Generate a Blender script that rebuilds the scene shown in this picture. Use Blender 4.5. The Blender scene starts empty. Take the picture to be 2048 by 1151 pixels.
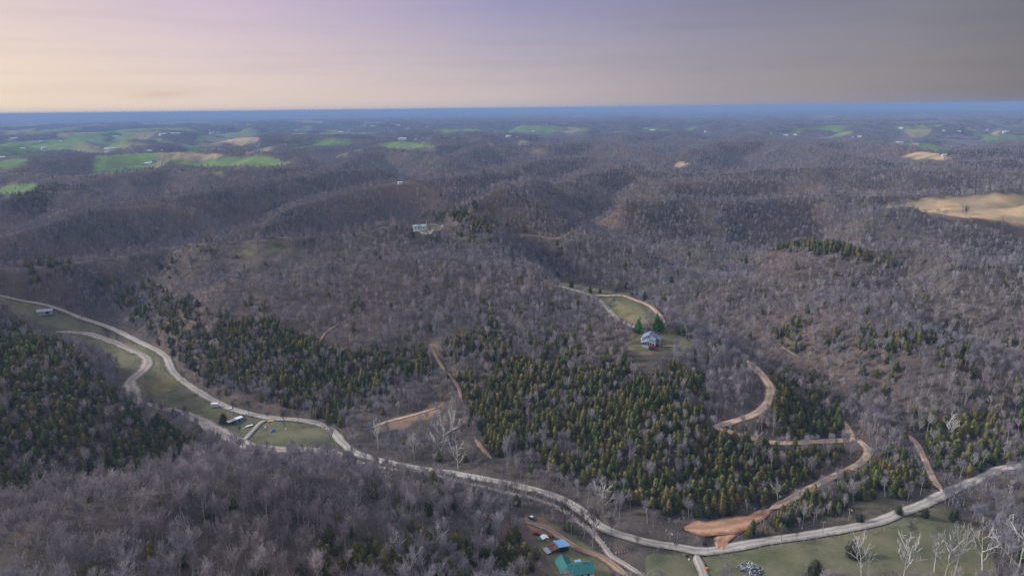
import bpy, bmesh, math, random, time
import numpy as np
from mathutils import Matrix, Vector
from mathutils.kdtree import KDTree
T0 = time.time()
rnd = random.Random(7)
rng = np.random.default_rng(11)
SC = bpy.context.scene
COL = SC.collection
R = math.radians

# ------------------------------------------------------------------ camera
HC = 200.0
HFOV, PITCH, ROLL = 70.0, 13.77, 0.64
FPX = 1024.0 / math.tan(R(HFOV / 2))
Fv = np.array([0, math.cos(R(PITCH)), -math.sin(R(PITCH))])
U0 = np.array([0, math.sin(R(PITCH)), math.cos(R(PITCH))])
X0 = np.array([1.0, 0, 0])
Rv = math.cos(R(ROLL)) * X0 - math.sin(R(ROLL)) * U0
Uv = math.cos(R(ROLL)) * U0 + math.sin(R(ROLL)) * X0
CAMP = np.array([0, 0, HC])
cd = bpy.data.cameras.new('camera')
cam = bpy.data.objects.new('camera', cd)
COL.objects.link(cam)
cam.matrix_world = Matrix(((Rv[0], Uv[0], -Fv[0], 0), (Rv[1], Uv[1], -Fv[1], 0), (Rv[2], Uv[2], -Fv[2], HC), (0, 0, 0, 1)))
cd.sensor_fit = 'HORIZONTAL'
cd.angle = R(HFOV)
cd.clip_start = 1.0
cd.clip_end = 400000.0
SC.camera = cam

# ------------------------------------------------------------------ world, sun, exposure
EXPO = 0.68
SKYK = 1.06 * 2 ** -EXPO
SUN_AZ, SUN_EL = R(-84), R(25)          # azimuth from +Y (view direction), clockwise
w = bpy.data.worlds.new('World')
SC.world = w
w.use_nodes = True
nt = w.node_tree
nt.nodes.clear()
def N(tree, t, **kw):
    n = tree.nodes.new(t)
    for k, v in kw.items():
        setattr(n, k, v)
    return n
def ramp(tree, stops, fac=None, interp='LINEAR'):
    n = tree.nodes.new('ShaderNodeValToRGB')
    cr = n.color_ramp
    cr.interpolation = interp
    while len(cr.elements) > 1:
        cr.elements.remove(cr.elements[-1])
    for i, (p, c) in enumerate(stops):
        e = cr.elements[0] if i == 0 else cr.elements.new(p)
        e.position = p
        e.color = (*c, 1) if len(c) == 3 else c
    if fac is not None:
        tree.links.new(fac, n.inputs[0])
    return n
def lin(r, g, b):
    f = lambda v: (v / 255 / 12.92) if v / 255 <= 0.04045 else ((v / 255 + 0.055) / 1.055) ** 2.4
    return (f(r), f(g), f(b))
def math_n(tree, op, a, b=None, clamp=False):
    n = tree.nodes.new('ShaderNodeMath')
    n.operation = op
    n.use_clamp = clamp
    for i, v in enumerate((a, b)):
        if v is None: continue
        if isinstance(v, (int, float)): n.inputs[i].default_value = v
        else: tree.links.new(v, n.inputs[i])
    return n.outputs[0]
def mixc(tree, fac, a, b, blend='MIX'):
    n = tree.nodes.new('ShaderNodeMix')
    n.data_type = 'RGBA'
    n.blend_type = blend
    for sock, v in ((n.inputs[0], fac), (n.inputs[6], a), (n.inputs[7], b)):
        if isinstance(v, (int, float)): sock.default_value = v
        elif isinstance(v, tuple): sock.default_value = (*v, 1) if len(v) == 3 else v
        else: tree.links.new(v, sock)
    return n.outputs[2]
sky = N(nt, 'ShaderNodeTexSky', sky_type='NISHITA')
sky.sun_disc = False
sky.sun_elevation = SUN_EL
sky.sun_rotation = SUN_AZ
tc = N(nt, 'ShaderNodeTexCoord')
sep = N(nt, 'ShaderNodeSeparateXYZ')
nt.links.new(tc.outputs['Generated'], sep.inputs[0])
x_, y_, z_ = sep.outputs
# angle round the horizon, measured from the glow on the left: 0 at the glow, 1 opposite it
GA = R(-52)
horiz = math_n(nt, 'SQRT', math_n(nt, 'ADD', math_n(nt, 'MULTIPLY', x_, x_), math_n(nt, 'MULTIPLY', y_, y_)))
horiz = math_n(nt, 'MAXIMUM', horiz, 0.001)
cosd = math_n(nt, 'DIVIDE', math_n(nt, 'ADD', math_n(nt, 'MULTIPLY', x_, math.sin(GA)), math_n(nt, 'MULTIPLY', y_, math.cos(GA))), horiz)
ang = math_n(nt, 'DIVIDE', math_n(nt, 'ARCCOSINE', math_n(nt, 'MINIMUM', math_n(nt, 'MAXIMUM', cosd, -1.0), 1.0)), math.pi)
low = ramp(nt, [(0.0, lin(247, 220, 187)), (0.095, lin(245, 221, 193)), (0.16, lin(234, 214, 195)), (0.29, lin(205, 189, 184)), (0.37, lin(166, 154, 157)), (0.44, lin(140, 131, 135)), (0.485, lin(116, 109, 114)), (0.6, lin(104, 99, 100)), (1.0, lin(110, 105, 109))], ang)
high = ramp(nt, [(0.0, lin(232, 203, 192)), (0.095, lin(222, 200, 197)), (0.17, lin(206, 184, 202)), (0.29, lin(152, 147, 181)), (0.37, lin(132, 129, 155)), (0.44, lin(122, 118, 132)), (0.485, lin(102, 98, 108)), (0.6, lin(98, 96, 104)), (1.0, lin(108, 106, 118))], ang)
elev = math_n(nt, 'DIVIDE', z_, 0.125, clamp=True)
# thin streaks of cloud lying flat along the horizon
mp = N(nt, 'ShaderNodeMapping')
mp.inputs['Scale'].default_value = (1.6, 1.6, 26)
nt.links.new(tc.outputs['Generated'], mp.inputs[0])
cn = N(nt, 'ShaderNodeTexNoise')
cn.inputs['Scale'].default_value = 2.3
cn.inputs['Detail'].default_value = 5
nt.links.new(mp.outputs[0], cn.inputs['Vector'])
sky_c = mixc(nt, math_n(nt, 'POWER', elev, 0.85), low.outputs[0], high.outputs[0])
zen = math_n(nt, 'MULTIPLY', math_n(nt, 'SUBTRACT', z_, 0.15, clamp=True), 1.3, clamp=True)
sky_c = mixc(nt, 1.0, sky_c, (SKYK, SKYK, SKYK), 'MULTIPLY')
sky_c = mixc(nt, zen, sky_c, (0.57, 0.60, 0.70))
streak = ramp(nt, [(0.33, (0.955, 0.95, 0.955)), (0.5, (1, 1, 1)), (0.68, (1.03, 1.01, 1.0))], cn.outputs[0])
sky_c = mixc(nt, 1.0, sky_c, streak.outputs[0], 'MULTIPLY')
# one small low cloud over the left skyline
az_ = math_n(nt, 'ARCTAN2', x_, y_)
def bump(v, c, s):
    d = math_n(nt, 'DIVIDE', math_n(nt, 'SUBTRACT', v, c), s)
    return math_n(nt, 'EXPONENT', math_n(nt, 'MULTIPLY', math_n(nt, 'MULTIPLY', d, d), -1.0))
n_c = N(nt, 'ShaderNodeTexNoise'); n_c.inputs['Scale'].default_value = 5.0; n_c.inputs['Detail'].default_value = 4
nt.links.new(mp.outputs[0], n_c.inputs['Vector'])
cmask = math_n(nt, 'MULTIPLY', math_n(nt, 'MULTIPLY', bump(az_, -0.432, 0.034), bump(math_n(nt, 'SUBTRACT', z_, math_n(nt, 'MULTIPLY', math_n(nt, 'ADD', az_, 0.432), 0.06)), 0.021, 0.0042)), math_n(nt, 'MULTIPLY', n_c.outputs[0], 1.5), clamp=True)
sky_c = mixc(nt, cmask, sky_c, mixc(nt, 1.0, sky_c, (0.88, 0.83, 0.82), 'MULTIPLY'))
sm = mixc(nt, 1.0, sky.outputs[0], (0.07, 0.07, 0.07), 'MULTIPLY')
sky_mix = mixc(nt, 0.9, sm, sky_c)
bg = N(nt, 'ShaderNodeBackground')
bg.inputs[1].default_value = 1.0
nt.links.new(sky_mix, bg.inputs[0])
wo = N(nt, 'ShaderNodeOutputWorld')
nt.links.new(bg.outputs[0], wo.inputs[0])

sd = bpy.data.lights.new('sun', 'SUN')
sd.energy = 2.9
sd.angle = R(8)
sd.color = (1.0, 0.97, 0.94)
sun = bpy.data.objects.new('sun', sd)
COL.objects.link(sun)
sdir = Vector((math.sin(SUN_AZ) * math.cos(SUN_EL), math.cos(SUN_AZ) * math.cos(SUN_EL), math.sin(SUN_EL)))
sun.rotation_euler = sdir.to_track_quat('Z', 'Y').to_euler()
SC.view_settings.view_transform = 'Standard'
SC.view_settings.look = 'None'
SC.view_settings.exposure = EXPO
SC.view_settings.gamma = 1.0
SC.render.engine = 'CYCLES'
cy = SC.cycles
cy.max_bounces = 4; cy.diffuse_bounces = 2; cy.glossy_bounces = 1; cy.transmission_bounces = 2
cy.volume_bounces = 0; cy.transparent_max_bounces = 4
cy.caustics_reflective = False; cy.caustics_refractive = False
cy.use_denoising = True
cy.denoising_prefilter = 'NONE'
cy.use_adaptive_sampling = True; cy.adaptive_threshold = 0.02
SC.render.film_transparent = False

# ------------------------------------------------------------------ small numeric helpers
def px_dir(px, py):
    px = np.asarray(px, float); py = np.asarray(py, float)
    d = Fv[None, :] + ((px - 1024) / FPX)[:, None] * Rv[None, :] - ((py - 575.5) / FPX)[:, None] * Uv[None, :]
    return d
def project(P):
    q = P - CAMP
    d = q @ Fv
    return 1024 + FPX * (q @ Rv) / d, 575.5 - FPX * (q @ Uv) / d, d
_perm = rng.permutation(4096)
def _h(ix, iy, s):
    return _perm[(_perm[(ix + s * 131) & 4095] + iy) & 4095]
def gnoise(x, y, s=0):
    ix = np.floor(x).astype(np.int64); iy = np.floor(y).astype(np.int64)
    fx = x - ix; fy = y - iy
    u = fx * fx * fx * (fx * (fx * 6 - 15) + 10); v = fy * fy * fy * (fy * (fy * 6 - 15) + 10)
    def g(a, b, dx, dy):
        t = _h(a, b, s) * (2 * math.pi / 4096)
        return np.cos(t) * dx + np.sin(t) * dy
    n00 = g(ix, iy, fx, fy); n10 = g(ix + 1, iy, fx - 1, fy)
    n01 = g(ix, iy + 1, fx, fy - 1); n11 = g(ix + 1, iy + 1, fx - 1, fy - 1)
    return (n00 * (1 - u) + n10 * u) * (1 - v) + (n01 * (1 - u) + n11 * u) * v
def fbm(x, y, o=4, s=0):
    r_ = 0; a = 1.0
    for k in range(o):
        r_ = r_ + a * gnoise(x * 2 ** k, y * 2 ** k, s + k); a *= 0.5
    return r_
def sstep(a, b, x):
    t = np.clip((x - a) / (b - a), 0, 1)
    return t * t * (3 - 2 * t)

# ------------------------------------------------------------------ terrain heights
RIDGES = [ # crest lines: photo column, row, height of the ground
 [(1110,565,59),(1040,522,67),(960,474,77),(900,447,84),(950,420,88),(1000,404,90),(1022,388,90),(1056,368,90)],
 [(-120,575,52),(0,540,57),(150,520,62),(300,503,66),(450,492,72),(600,482,77),(700,472,80),(840,453,82)],
 [(-150,500,55),(0,470,62),(60,452,66),(120,432,71),(200,411,76),(300,404,78),(360,415,70),(410,435,56)],
 [(120,418,66),(185,407,74),(270,396,78),(350,387,82),(500,362,86),(600,346,88),(740,334,88)],
 [(375,474,52),(450,446,66),(525,422,75),(600,398,81),(650,382,84),(750,366,87),(850,358,88),(960,346,90),(1023,341,90)],
 [(-60,402,72),(20,394,76),(80,382,80),(170,379,82),(215,394,72)],
 [(1040,372,88),(1056,362,90),(1124,371,84),(1193,342,90),(1244,337,90),(1310,341,88),(1380,345,86)],
 [(690,325,78),(720,306,86),(760,299,90),(850,307,88),(900,319,80)],
 [(960,340,80),(1039,329,88),(1124,315,92),(1193,315,92),(1261,328,84)],
 [(930,300,84),(970,292,88),(1090,289,92),(1193,284,94),(1261,299,88),(1330,316,80),(1377,327,74)],
 [(1400,474,62),(1470,476,68),(1546,482,72),(1690,497,71),(1792,512,66),(1861,536,62),(1929,577,55),(2048,598,48),(2200,640,40)],
 [(1250,420,70),(1340,408,76),(1430,402,80),(1519,394,82),(1621,388,82),(1690,406,74),(1745,426,64)],
 [(1710,424,66),(1765,413,80),(1861,402,88),(1963,394,90),(2048,391,91),(2200,388,92)],
 [(1640,384,80),(1740,388,80),(1861,379,86),(1963,377,88),(2048,374,88)],
 [(1290,366,84),(1348,367,86),(1420,360,87),(1553,359,86),(1656,372,80)],
 [(1420,352,84),(1495,342,88),(1560,336,90),(1656,334,90),(1740,338,88),(1827,341,88),(1940,340,88),(2032,345,86)],
 [(1380,300,84),(1433,284,92),(1540,280,94),(1600,290,90),(1680,308,84),(1760,318,78)],
 [(1560,298,80),(1621,290,88),(1690,278,94),(1793,293,92),(1870,308,88),(1930,323,82),(2020,318,86)],
 [(-50,352,72),(60,343,78),(120,352,76),(260,344,82),(340,337,84),(430,338,86),(520,338,86),(610,332,82)],
 [(-40,322,78),(50,318,82),(180,310,84),(330,304,88),(430,302,88),(540,308,86),(600,316,80)],
 [(520,290,84),(600,283,90),(700,280,92),(800,281,92),(880,290,88),(980,282,92)],
 [(1780,300,88),(1850,296,90),(1920,300,88),(2060,286,92)],
]
_rd = []
for L_ in RIDGES:
    a_ = np.array(L_, float); d_ = px_dir(a_[:, 0], a_[:, 1]); t_ = (a_[:, 2] - HC) / d_[:, 2]
    _rd.append(np.c_[d_[:, :2] * t_[:, None], a_[:, 2]])
def ridge_h(x, y):
    wx = x + 26 * gnoise(x / 130, y / 130, 81) + 8 * gnoise(x / 45, y / 45, 83); wy = y + 26 * gnoise(x / 130 + 7, y / 130, 82) + 8 * gnoise(x / 45, y / 45 + 3, 84)
    sc_ = np.clip(np.hypot(x, y) / 1000, .8, 1.7)
    acc = np.zeros(x.shape)
    for P in _rd:
        best = np.full(x.shape, 1e9); zb = np.zeros(x.shape)
        for A, B in zip(P, P[1:]):
            v = B[:2] - A[:2]; t = np.clip(((wx - A[0]) * v[0] + (wy - A[1]) * v[1]) / (v @ v), 0, 1)
            d = np.hypot(wx - A[0] - t * v[0], wy - A[1] - t * v[1]); m = d < best
            best = np.where(m, d, best); zb = np.where(m, A[2] + t * (B[2] - A[2]), zb)
        q_ = zb - 78 * (1 - np.exp(-(best / (78 * sc_)) ** 1.35))
        acc += np.exp(q_ / 3.0)
    return 3.0 * np.log(acc + np.exp(22 / 3.0))
def base_h(x, y):
    r = np.hypot(x, y)
    wx = x + 160 * gnoise(x / 700, y / 700, 21); wy = y + 160 * gnoise(x / 700 + 9, y / 700 + 5, 22)
    a = np.abs(gnoise(wx / 1050, wy / 800, 3)); b = np.abs(gnoise(wx / 430, wy / 400, 5))
    hill = 2 + 82 * np.clip(a / 0.26, 0, 1) ** 0.85 * (0.50 + 0.50 * np.clip(b / 0.22, 0, 1)) + 8 * gnoise(x / 1900, y / 1900, 8) + 2.5 * gnoise(x / 90, y / 90, 9)
    near = 40 + 4 * gnoise(x / 120, y / 120, 12)
    rg = ridge_h(x, y) if np.min(r) < 4200 else 0
    t2 = sstep(2300, 3600, r)
    hill = hill * t2 + rg * (1 - t2)
    t = sstep(560, 780, r)
    far = sstep(5000, 14000, r)
    wide = 62 + 22 * gnoise(x / 5200, y / 3300, 31) + 9 * gnoise(x / 1500, y / 1100, 32)
    hill = hill * (1 - 0.75 * far) + wide * 0.75 * far
    return near * (1 - t) + hill * t
CP = [  # photo column, photo row, ground height
 (0,590,10),(125,620,8),(240,664,6),(330,712,5),(375,768,4),(450,812,3),(540,834,2.5),(640,848,2),(690,890,1.5),(770,923,1),(900,945,1),(1020,968,.5),(1130,1000,0),(1200,1050,0),(1290,1082,0),(1400,1101,0),(1500,1086,1),(1650,1063,2),(1800,1025,3),(1890,985,4),(2025,935,5),
 (200,680,3),(280,730,2),(300,780,2),(400,845,1),(480,885,0),(560,895,0),(430,880,1),(60,612,8),
 (1600,1120,0),(1900,1080,1),(2040,1040,2),(1500,1151,-1),(1200,1100,-2),(1150,1140,1),(1100,1080,1),(1060,1035,1),(1280,1140,-2),(2040,1150,0),
 (0,1035,60),(150,1010,59),(300,982,55),(480,948,43),(600,948,31),(720,952,17),(800,966,9),(900,980,4),(1000,1005,1.5),
 (0,1151,58),(200,1151,56),(400,1151,50),(600,1151,38),(800,1151,24),(950,1151,13),(1050,1130,4),(300,1060,57),(600,1030,37),(800,1050,20),(950,1060,7),
 (50,900,20),(50,800,33),(30,720,42),(20,660,46),(60,640,46),(150,850,22),(150,750,36),(130,690,40),(250,890,8),(250,820,20),(220,750,28),(330,870,7),(300,820,12),(380,885,3),
 (300,600,30),(300,560,42),(200,600,19),(200,550,34),(100,575,16),(100,552,27),(400,700,19),(400,600,44),(400,540,56),(500,760,14),(500,680,29),(500,600,47),(500,540,59),
 (640,800,8),(640,690,29),(640,600,49),(640,530,64),(760,800,11),(760,690,31),(760,600,51),(760,520,67),(870,860,5),(865,690,33),(870,600,52),(870,520,68),
 (1000,900,8),(1000,800,20),(1000,700,35),(1000,620,49),(1000,550,61),(1000,500,69),(1150,900,12),(1150,800,24),(1150,700,37),(1150,640,45),(1200,980,4),(1300,1000,6),(1300,900,17),(1300,800,29),(1300,740,37),(1300,690,44),(1240,640,48.5),(1190,590,54),(1230,597,53.5),(1110,565,59),
 (1400,950,10),(1400,850,22),(1400,760,33),(1390,700,40),(1480,722,34),(1540,775,27),(1510,825,23),(1440,850,20),(1500,875,17),(1600,884,12.5),(1700,880,9),(1735,905,7),(1650,960,4.5),(1550,1010,2.5),(1470,1058,1),(1620,800,17),(1720,840,10),
 (1880,960,5),(1822,875,7),(1750,815,10),(1650,745,18),(1560,680,26),(1450,605,35),(1380,556,42),(1300,503,47),(1220,465,54),(1200,577,57),(1290,602,53),(1340,642,49),(1420,684,43),(1500,714,36),(1600,765,25),(1700,835,13),
 (1700,700,32),(1800,760,26),(1900,800,22),(2000,850,16),(2040,800,24),(1600,600,42),(1700,600,47),(1800,650,44),(1950,700,40),(1500,530,48),(1600,525,60),(1700,530,61),(1850,575,53),(2000,640,44),
 (1750,470,50),(1900,520,38),(2040,560,33),(1900,420,83),(2040,405,88),(1780,412,82),(1950,445,73),(2040,455,68),(1700,440,54),
 (840,452,82),(900,445,86),(1000,408,92),(1100,440,72),(1100,480,64),(1200,410,76),(1350,450,64),(1450,470,62),
 (0,540,57),(150,520,62),(300,503,66),(450,490,72),(600,480,77),(700,470,80),(800,462,82),
 (0,470,62),(150,440,71),(250,418,76),(330,408,77),(400,464,42),(300,472,40),(200,484,36),(100,504,33),(500,440,73),(580,415,79),(700,380,85),(760,360,87),(420,425,66),
]
CPD = [(50,350,12),(200,350,8),(340,372,5),(60,660,13),(-150,350,14),(-150,520,42),(-300,800,30),(-200,220,58),(2250,420,20),(2350,700,40),(2200,330,3),(2300,1000,60),(-250,1200,50),(1000,190,20),(300,150,50),(1700,200,0),(2200,200,0),
 (-150,690,24),(1150,690,36),(1220,668,27),(1300,640,21),(1400,592,15),(1500,545,11),(1600,498,8),(1700,455,6),(0,960,26),(180,1060,26),(330,1130,28),(420,1150,30),(500,1050,32),(580,1100,32),(700,1260,36),(820,1400,38),
 (1000,1020,46),(870,1000,50),(1150,1000,50),(1150,1160,90),(1150,1330,34),(960,1170,86),(960,1320,38),(1100,1470,90),(1100,1660,34),(880,1500,88),(880,1700,36),(1050,1830,92),(1050,2080,34),(1300,1090,44),(1300,1230,84),(1300,1360,36),(1300,1530,90),(1300,1750,34),(1300,2080,92),(1300,2420,34),
 (1420,960,46),(1450,1080,76),(1460,1200,36),(1600,980,34),(1650,860,28),(1850,690,22),(2000,610,20),(1900,1010,44),(2040,1060,44),(1900,1180,90),(1900,1380,36),(1740,1060,46),(1720,1180,84),(1720,1330,34),(1550,1330,86),(1550,1500,34),(1500,1640,92),(1500,1860,34),(1750,1520,90),(1750,1740,34),(1400,2290,92),(1400,2650,36),(1650,2000,92),(1650,2350,36),(1900,1800,90),(1900,2100,36),
 (650,1500,84),(650,1720,36),(400,1330,80),(400,1520,30),(200,1280,72),(60,1500,34),(550,1380,34),(800,2100,90),(800,2450,38)]
cp = np.array(CP, float)
dd = px_dir(cp[:, 0], cp[:, 1])
tt = (cp[:, 2] - HC) / dd[:, 2]
cxy = dd[:, :2] * tt[:, None]
e = np.array([((p - 1024) / FPX, d, z) for p, d, z in CPD])
cxy = np.vstack([cxy, np.c_[np.sin(np.arctan(e[:, 0])) * e[:, 1], np.cos(np.arctan(e[:, 0])) * e[:, 1]]])
cz = np.concatenate([cp[:, 2], e[:, 2]])
_k = np.concatenate([np.hypot(cxy[:len(cp), 0], cxy[:len(cp), 1]) < 790, e[:, 1] < 690])
cxy, cz = cxy[_k], cz[_k]
def logpolar(x, y):
    return np.arctan2(x, y), np.log(np.hypot(x, y))
ca, cl = logpolar(cxy[:, 0], cxy[:, 1])
ELL = 0.24
def kern(d):
    s = math.sqrt(3) * d / ELL
    return (1 + s) * np.exp(-s)
Km = kern(np.hypot(ca[:, None] - ca[None], cl[:, None] - cl[None])) + np.eye(len(ca)) * 0.002
wk = np.linalg.solve(Km, cz - base_h(cxy[:, 0], cxy[:, 1]))
NA, NR = 620, 860
A0, A1, L0, L1 = -0.95, 0.95, math.log(105.0), math.log(110000.0)
ga = np.linspace(A0, A1, NA); gl = np.linspace(L0, L1, NR)
GAa, GLl = np.meshgrid(ga, gl)                     # rows = radius
GX = np.sin(GAa) * np.exp(GLl); GY = np.cos(GAa) * np.exp(GLl)
HG = np.vstack([base_h(GX[i:i + 20], GY[i:i + 20]) for i in range(0, NR, 20)])
for i0 in range(0, NR, 20):
    s_ = slice(i0, i0 + 20)
    if gl[i0] > math.log(9000): break
    a = GAa[s_].ravel(); l = GLl[s_].ravel()
    HG[s_] += (kern(np.hypot(a[:, None] - ca[None], l[:, None] - cl[None])) @ wk).reshape(HG[s_].shape)
def hh(x, y, G=None):
    G = HG if G is None else G
    x = np.asarray(x, float); y = np.asarray(y, float)
    a, l = logpolar(x, y)
    fa = np.clip((a - A0) / (A1 - A0) * (NA - 1), 0, NA - 1.001); fl = np.clip((l - L0) / (L1 - L0) * (NR - 1), 0, NR - 1.001)
    ia = fa.astype(int); il = fl.astype(int); ua = fa - ia; ul = fl - il
    return (G[il, ia] * (1 - ua) + G[il, ia + 1] * ua) * (1 - ul) + (G[il + 1, ia] * (1 - ua) + G[il + 1, ia + 1] * ua) * ul
_ts = np.exp(np.linspace(math.log(110), math.log(60000), 1500))
def ground_at(pts):
    """where lines of sight through the given photo points meet the ground"""
    d = px_dir([p[0] for p in pts], [p[1] for p in pts])
    out = []
    for v in d:
        n = math.hypot(v[0], v[1]); X = v[0] / n * _ts; Y = v[1] / n * _ts; Z = HC + v[2] / n * _ts
        below = np.nonzero(Z < hh(X, Y))[0]
        k = below[0] if len(below) else len(_ts) - 1
        if k > 0:
            a, b = _ts[k - 1], _ts[k]
            for _ in range(25):
                m = (a + b) / 2
                if HC + v[2] / n * m < hh(v[0] / n * m, v[1] / n * m): b = m
                else: a = m
            t = b
        else: t = _ts[0]
        out.append((v[0] / n * t, v[1] / n * t))
    return np.array(out)
def in_poly(x, y, P):
    c = np.zeros(x.shape, bool)
    j = len(P) - 1
    for i in range(len(P)):
        xi, yi = P[i]; xj, yj = P[j]
        if yi != yj:
            c ^= ((yi > y) != (yj > y)) & (x < (xj - xi) * (y - yi) / (yj - yi) + xi)
        j = i
    return c
def spline(P, step):
    P = np.asarray(P, float)
    P = np.vstack([2 * P[0] - P[1], P, 2 * P[-1] - P[-2]])
    out = []
    for i in range(1, len(P) - 2):
        n = max(2, int(np.linalg.norm(P[i + 1] - P[i]) / step))
        for t in np.linspace(0, 1, n, endpoint=False):
            a, b, c_, d_ = P[i - 1], P[i], P[i + 1], P[i + 2]
            out.append(0.5 * ((2 * b) + (-a + c_) * t + (2 * a - 5 * b + 4 * c_ - d_) * t * t + (-a + 3 * b - 3 * c_ + d_) * t ** 3))
    out.append(P[-2])
    return np.array(out)

# ------------------------------------------------------------------ object helpers
def link(o, parent=None):
    COL.objects.link(o)
    if parent is not None: o.parent = parent
    return o
def meta(o, label=None, cat=None, group=None, kind=None):
    for k, v in (('label', label), ('category', cat), ('group', group), ('kind', kind)):
        if v: o[k] = v
    return o
def mesh_obj(name, V, Fc, mat, parent=None, smooth=False):
    me = bpy.data.meshes.new(name)
    me.from_pydata([tuple(v) for v in V], [], Fc)
    me.materials.append(mat)
    if smooth: me.polygons.foreach_set('use_smooth', [True] * len(me.polygons))
    return link(bpy.data.objects.new(name, me), parent)
def fast_mesh(name, V, Q, mat, n=4, smooth=True):
    me = bpy.data.meshes.new(name)
    V = np.ascontiguousarray(V, np.float32); Q = np.ascontiguousarray(Q, np.int32)
    me.vertices.add(len(V)); me.vertices.foreach_set('co', V.ravel())
    me.loops.add(Q.size); me.loops.foreach_set('vertex_index', Q.ravel())
    me.polygons.add(len(Q)); me.polygons.foreach_set('loop_start', np.arange(0, Q.size, n, dtype=np.int32))
    me.polygons.foreach_set('use_smooth', np.full(len(Q), smooth))
    me.update(calc_edges=True)
    if mat: me.materials.append(mat)
    return me

# ------------------------------------------------------------------ materials
def new_mat(name, rough=0.9, spec=0.2):
    m = bpy.data.materials.new(name); m.use_nodes = True
    t = m.node_tree; b = t.nodes['Principled BSDF']
    b.inputs['Roughness'].default_value = rough
    b.inputs['Specular IOR Level'].default_value = spec
    return m, t, b
def plain(name, col, rough=0.7, var=0.12, scale=3.0, spec=0.3, metal=0.0, bump=0.0):
    m, t, b = new_mat(name, rough, spec)
    g = N(t, 'ShaderNodeNewGeometry'); n = N(t, 'ShaderNodeTexNoise')
    n.inputs['Scale'].default_value = scale; n.inputs['Detail'].default_value = 4
    t.links.new(g.outputs['Position'], n.inputs['Vector'])
    lo = tuple(c * (1 - var) for c in col); hi = tuple(min(1, c * (1 + var)) for c in col)
    t.links.new(ramp(t, [(0.3, lo), (0.7, hi)], n.outputs[0]).outputs[0], b.inputs['Base Color'])
    b.inputs['Metallic'].default_value = metal
    return m
def noise(t, vec, scale, detail=4, rough=0.55):
    n = N(t, 'ShaderNodeTexNoise'); n.inputs['Scale'].default_value = scale; n.inputs['Detail'].default_value = detail
    n.inputs['Roughness'].default_value = rough
    t.links.new(vec, n.inputs['Vector']); return n.outputs[0]

def ground_material():
    m, t, b = new_mat('ground_soil', 0.95, 0.1)
    g = N(t, 'ShaderNodeNewGeometry').outputs['Position']
    big = noise(t, g, 0.006, 3); mid = noise(t, g, 0.05, 5); fine = noise(t, g, 0.6, 4)
    litter = ramp(t, [(0.3, (0.050, 0.044, 0.041)), (0.5, (0.088, 0.074, 0.066)), (0.68, (0.14, 0.112, 0.096))], mid).outputs[0]
    red = ramp(t, [(0.50, (0, 0, 0)), (0.66, (1, 1, 1))], big).outputs[0]
    litter = mixc(t, math_n(t, 'MULTIPLY', red, 0.55), litter, (0.19, 0.125, 0.095))
    litter = mixc(t, 0.5, litter, ramp(t, [(0.3, (0.45, 0.45, 0.45)), (0.7, (1.0, 1.0, 1.0))], fine).outputs[0], 'MULTIPLY')
    at = N(t, 'ShaderNodeAttribute', attribute_name='zone')
    n4 = noise(t, g, 0.045, 6, 0.68); n2 = noise(t, g, 0.09, 6, 0.65); n3 = noise(t, g, 0.02, 4)
    zc = mixc(t, 1.0, at.outputs['Color'], ramp(t, [(0.3, (0.55, 0.55, 0.62)), (0.5, (1, 1, 1)), (0.66, (1.5, 1.25, 1.15))], n3).outputs[0], 'MULTIPLY')
    zc = mixc(t, 0.8, zc, ramp(t, [(0.3, (0.62, 0.62, 0.66)), (0.68, (1.3, 1.25, 1.2))], n2).outputs[0], 'MULTIPLY')
    zc = mixc(t, ramp(t, [(0.43, (0, 0, 0)), (0.62, (0.65, 0.65, 0.65))], n4).outputs[0], zc, (0.145, 0.128, 0.088))
    wgt = math_n(t, 'ADD', at.outputs['Alpha'], math_n(t, 'MULTIPLY', math_n(t, 'SUBTRACT', n2, 0.5), 0.9))
    wgt = math_n(t, 'MULTIPLY', math_n(t, 'SUBTRACT', wgt, 0.3, clamp=True), 2.6, clamp=True)
    colr = mixc(t, wgt, litter, zc)
    t.links.new(colr, b.inputs['Base Color'])
    bp = N(t, 'ShaderNodeBump'); bp.inputs['Strength'].default_value = 0.5; bp.inputs['Distance'].default_value = 0.6
    t.links.new(noise(t, g, 0.35, 5), bp.inputs['Height']); t.links.new(bp.outputs[0], b.inputs['Normal'])
    return m
def road_material(name, c_edge, c_rut, c_mid, sc=0.35):
    m, t, b = new_mat(name, 0.95, 0.1)
    g = N(t, 'ShaderNodeNewGeometry').outputs['Position']
    at = N(t, 'ShaderNodeAttribute', attribute_name='across')       # 0 .. 1 across the road
    s = N(t, 'ShaderNodeSeparateColor'); t.links.new(at.outputs['Color'], s.inputs[0])
    n1 = noise(t, g, sc, 5); n2 = noise(t, g, 0.05, 4); n3 = noise(t, g, 2.0, 3)
    a = math_n(t, 'ADD', s.outputs[0], math_n(t, 'MULTIPLY', math_n(t, 'SUBTRACT', n1, 0.5), 0.42))
    r_ = ramp(t, [(0.02, c_edge), (0.16, c_mid), (0.28, c_rut), (0.40, c_mid), (0.5, tuple(0.86 * v for v in c_mid)), (0.60, c_mid), (0.72, c_rut), (0.84, c_mid), (0.98, c_edge)], a)
    c = mixc(t, 0.75, r_.outputs[0], ramp(t, [(0.3, (0.66, 0.63, 0.62)), (0.7, (1.2, 1.2, 1.2))], n2).outputs[0], 'MULTIPLY')
    c = mixc(t, 0.6, c, ramp(t, [(0.3, (0.7, 0.7, 0.7)), (0.7, (1.15, 1.15, 1.15))], n3).outputs[0], 'MULTIPLY')
    t.links.new(c, b.inputs['Base Color'])
    return m
M_GROUND = ground_material()
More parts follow.
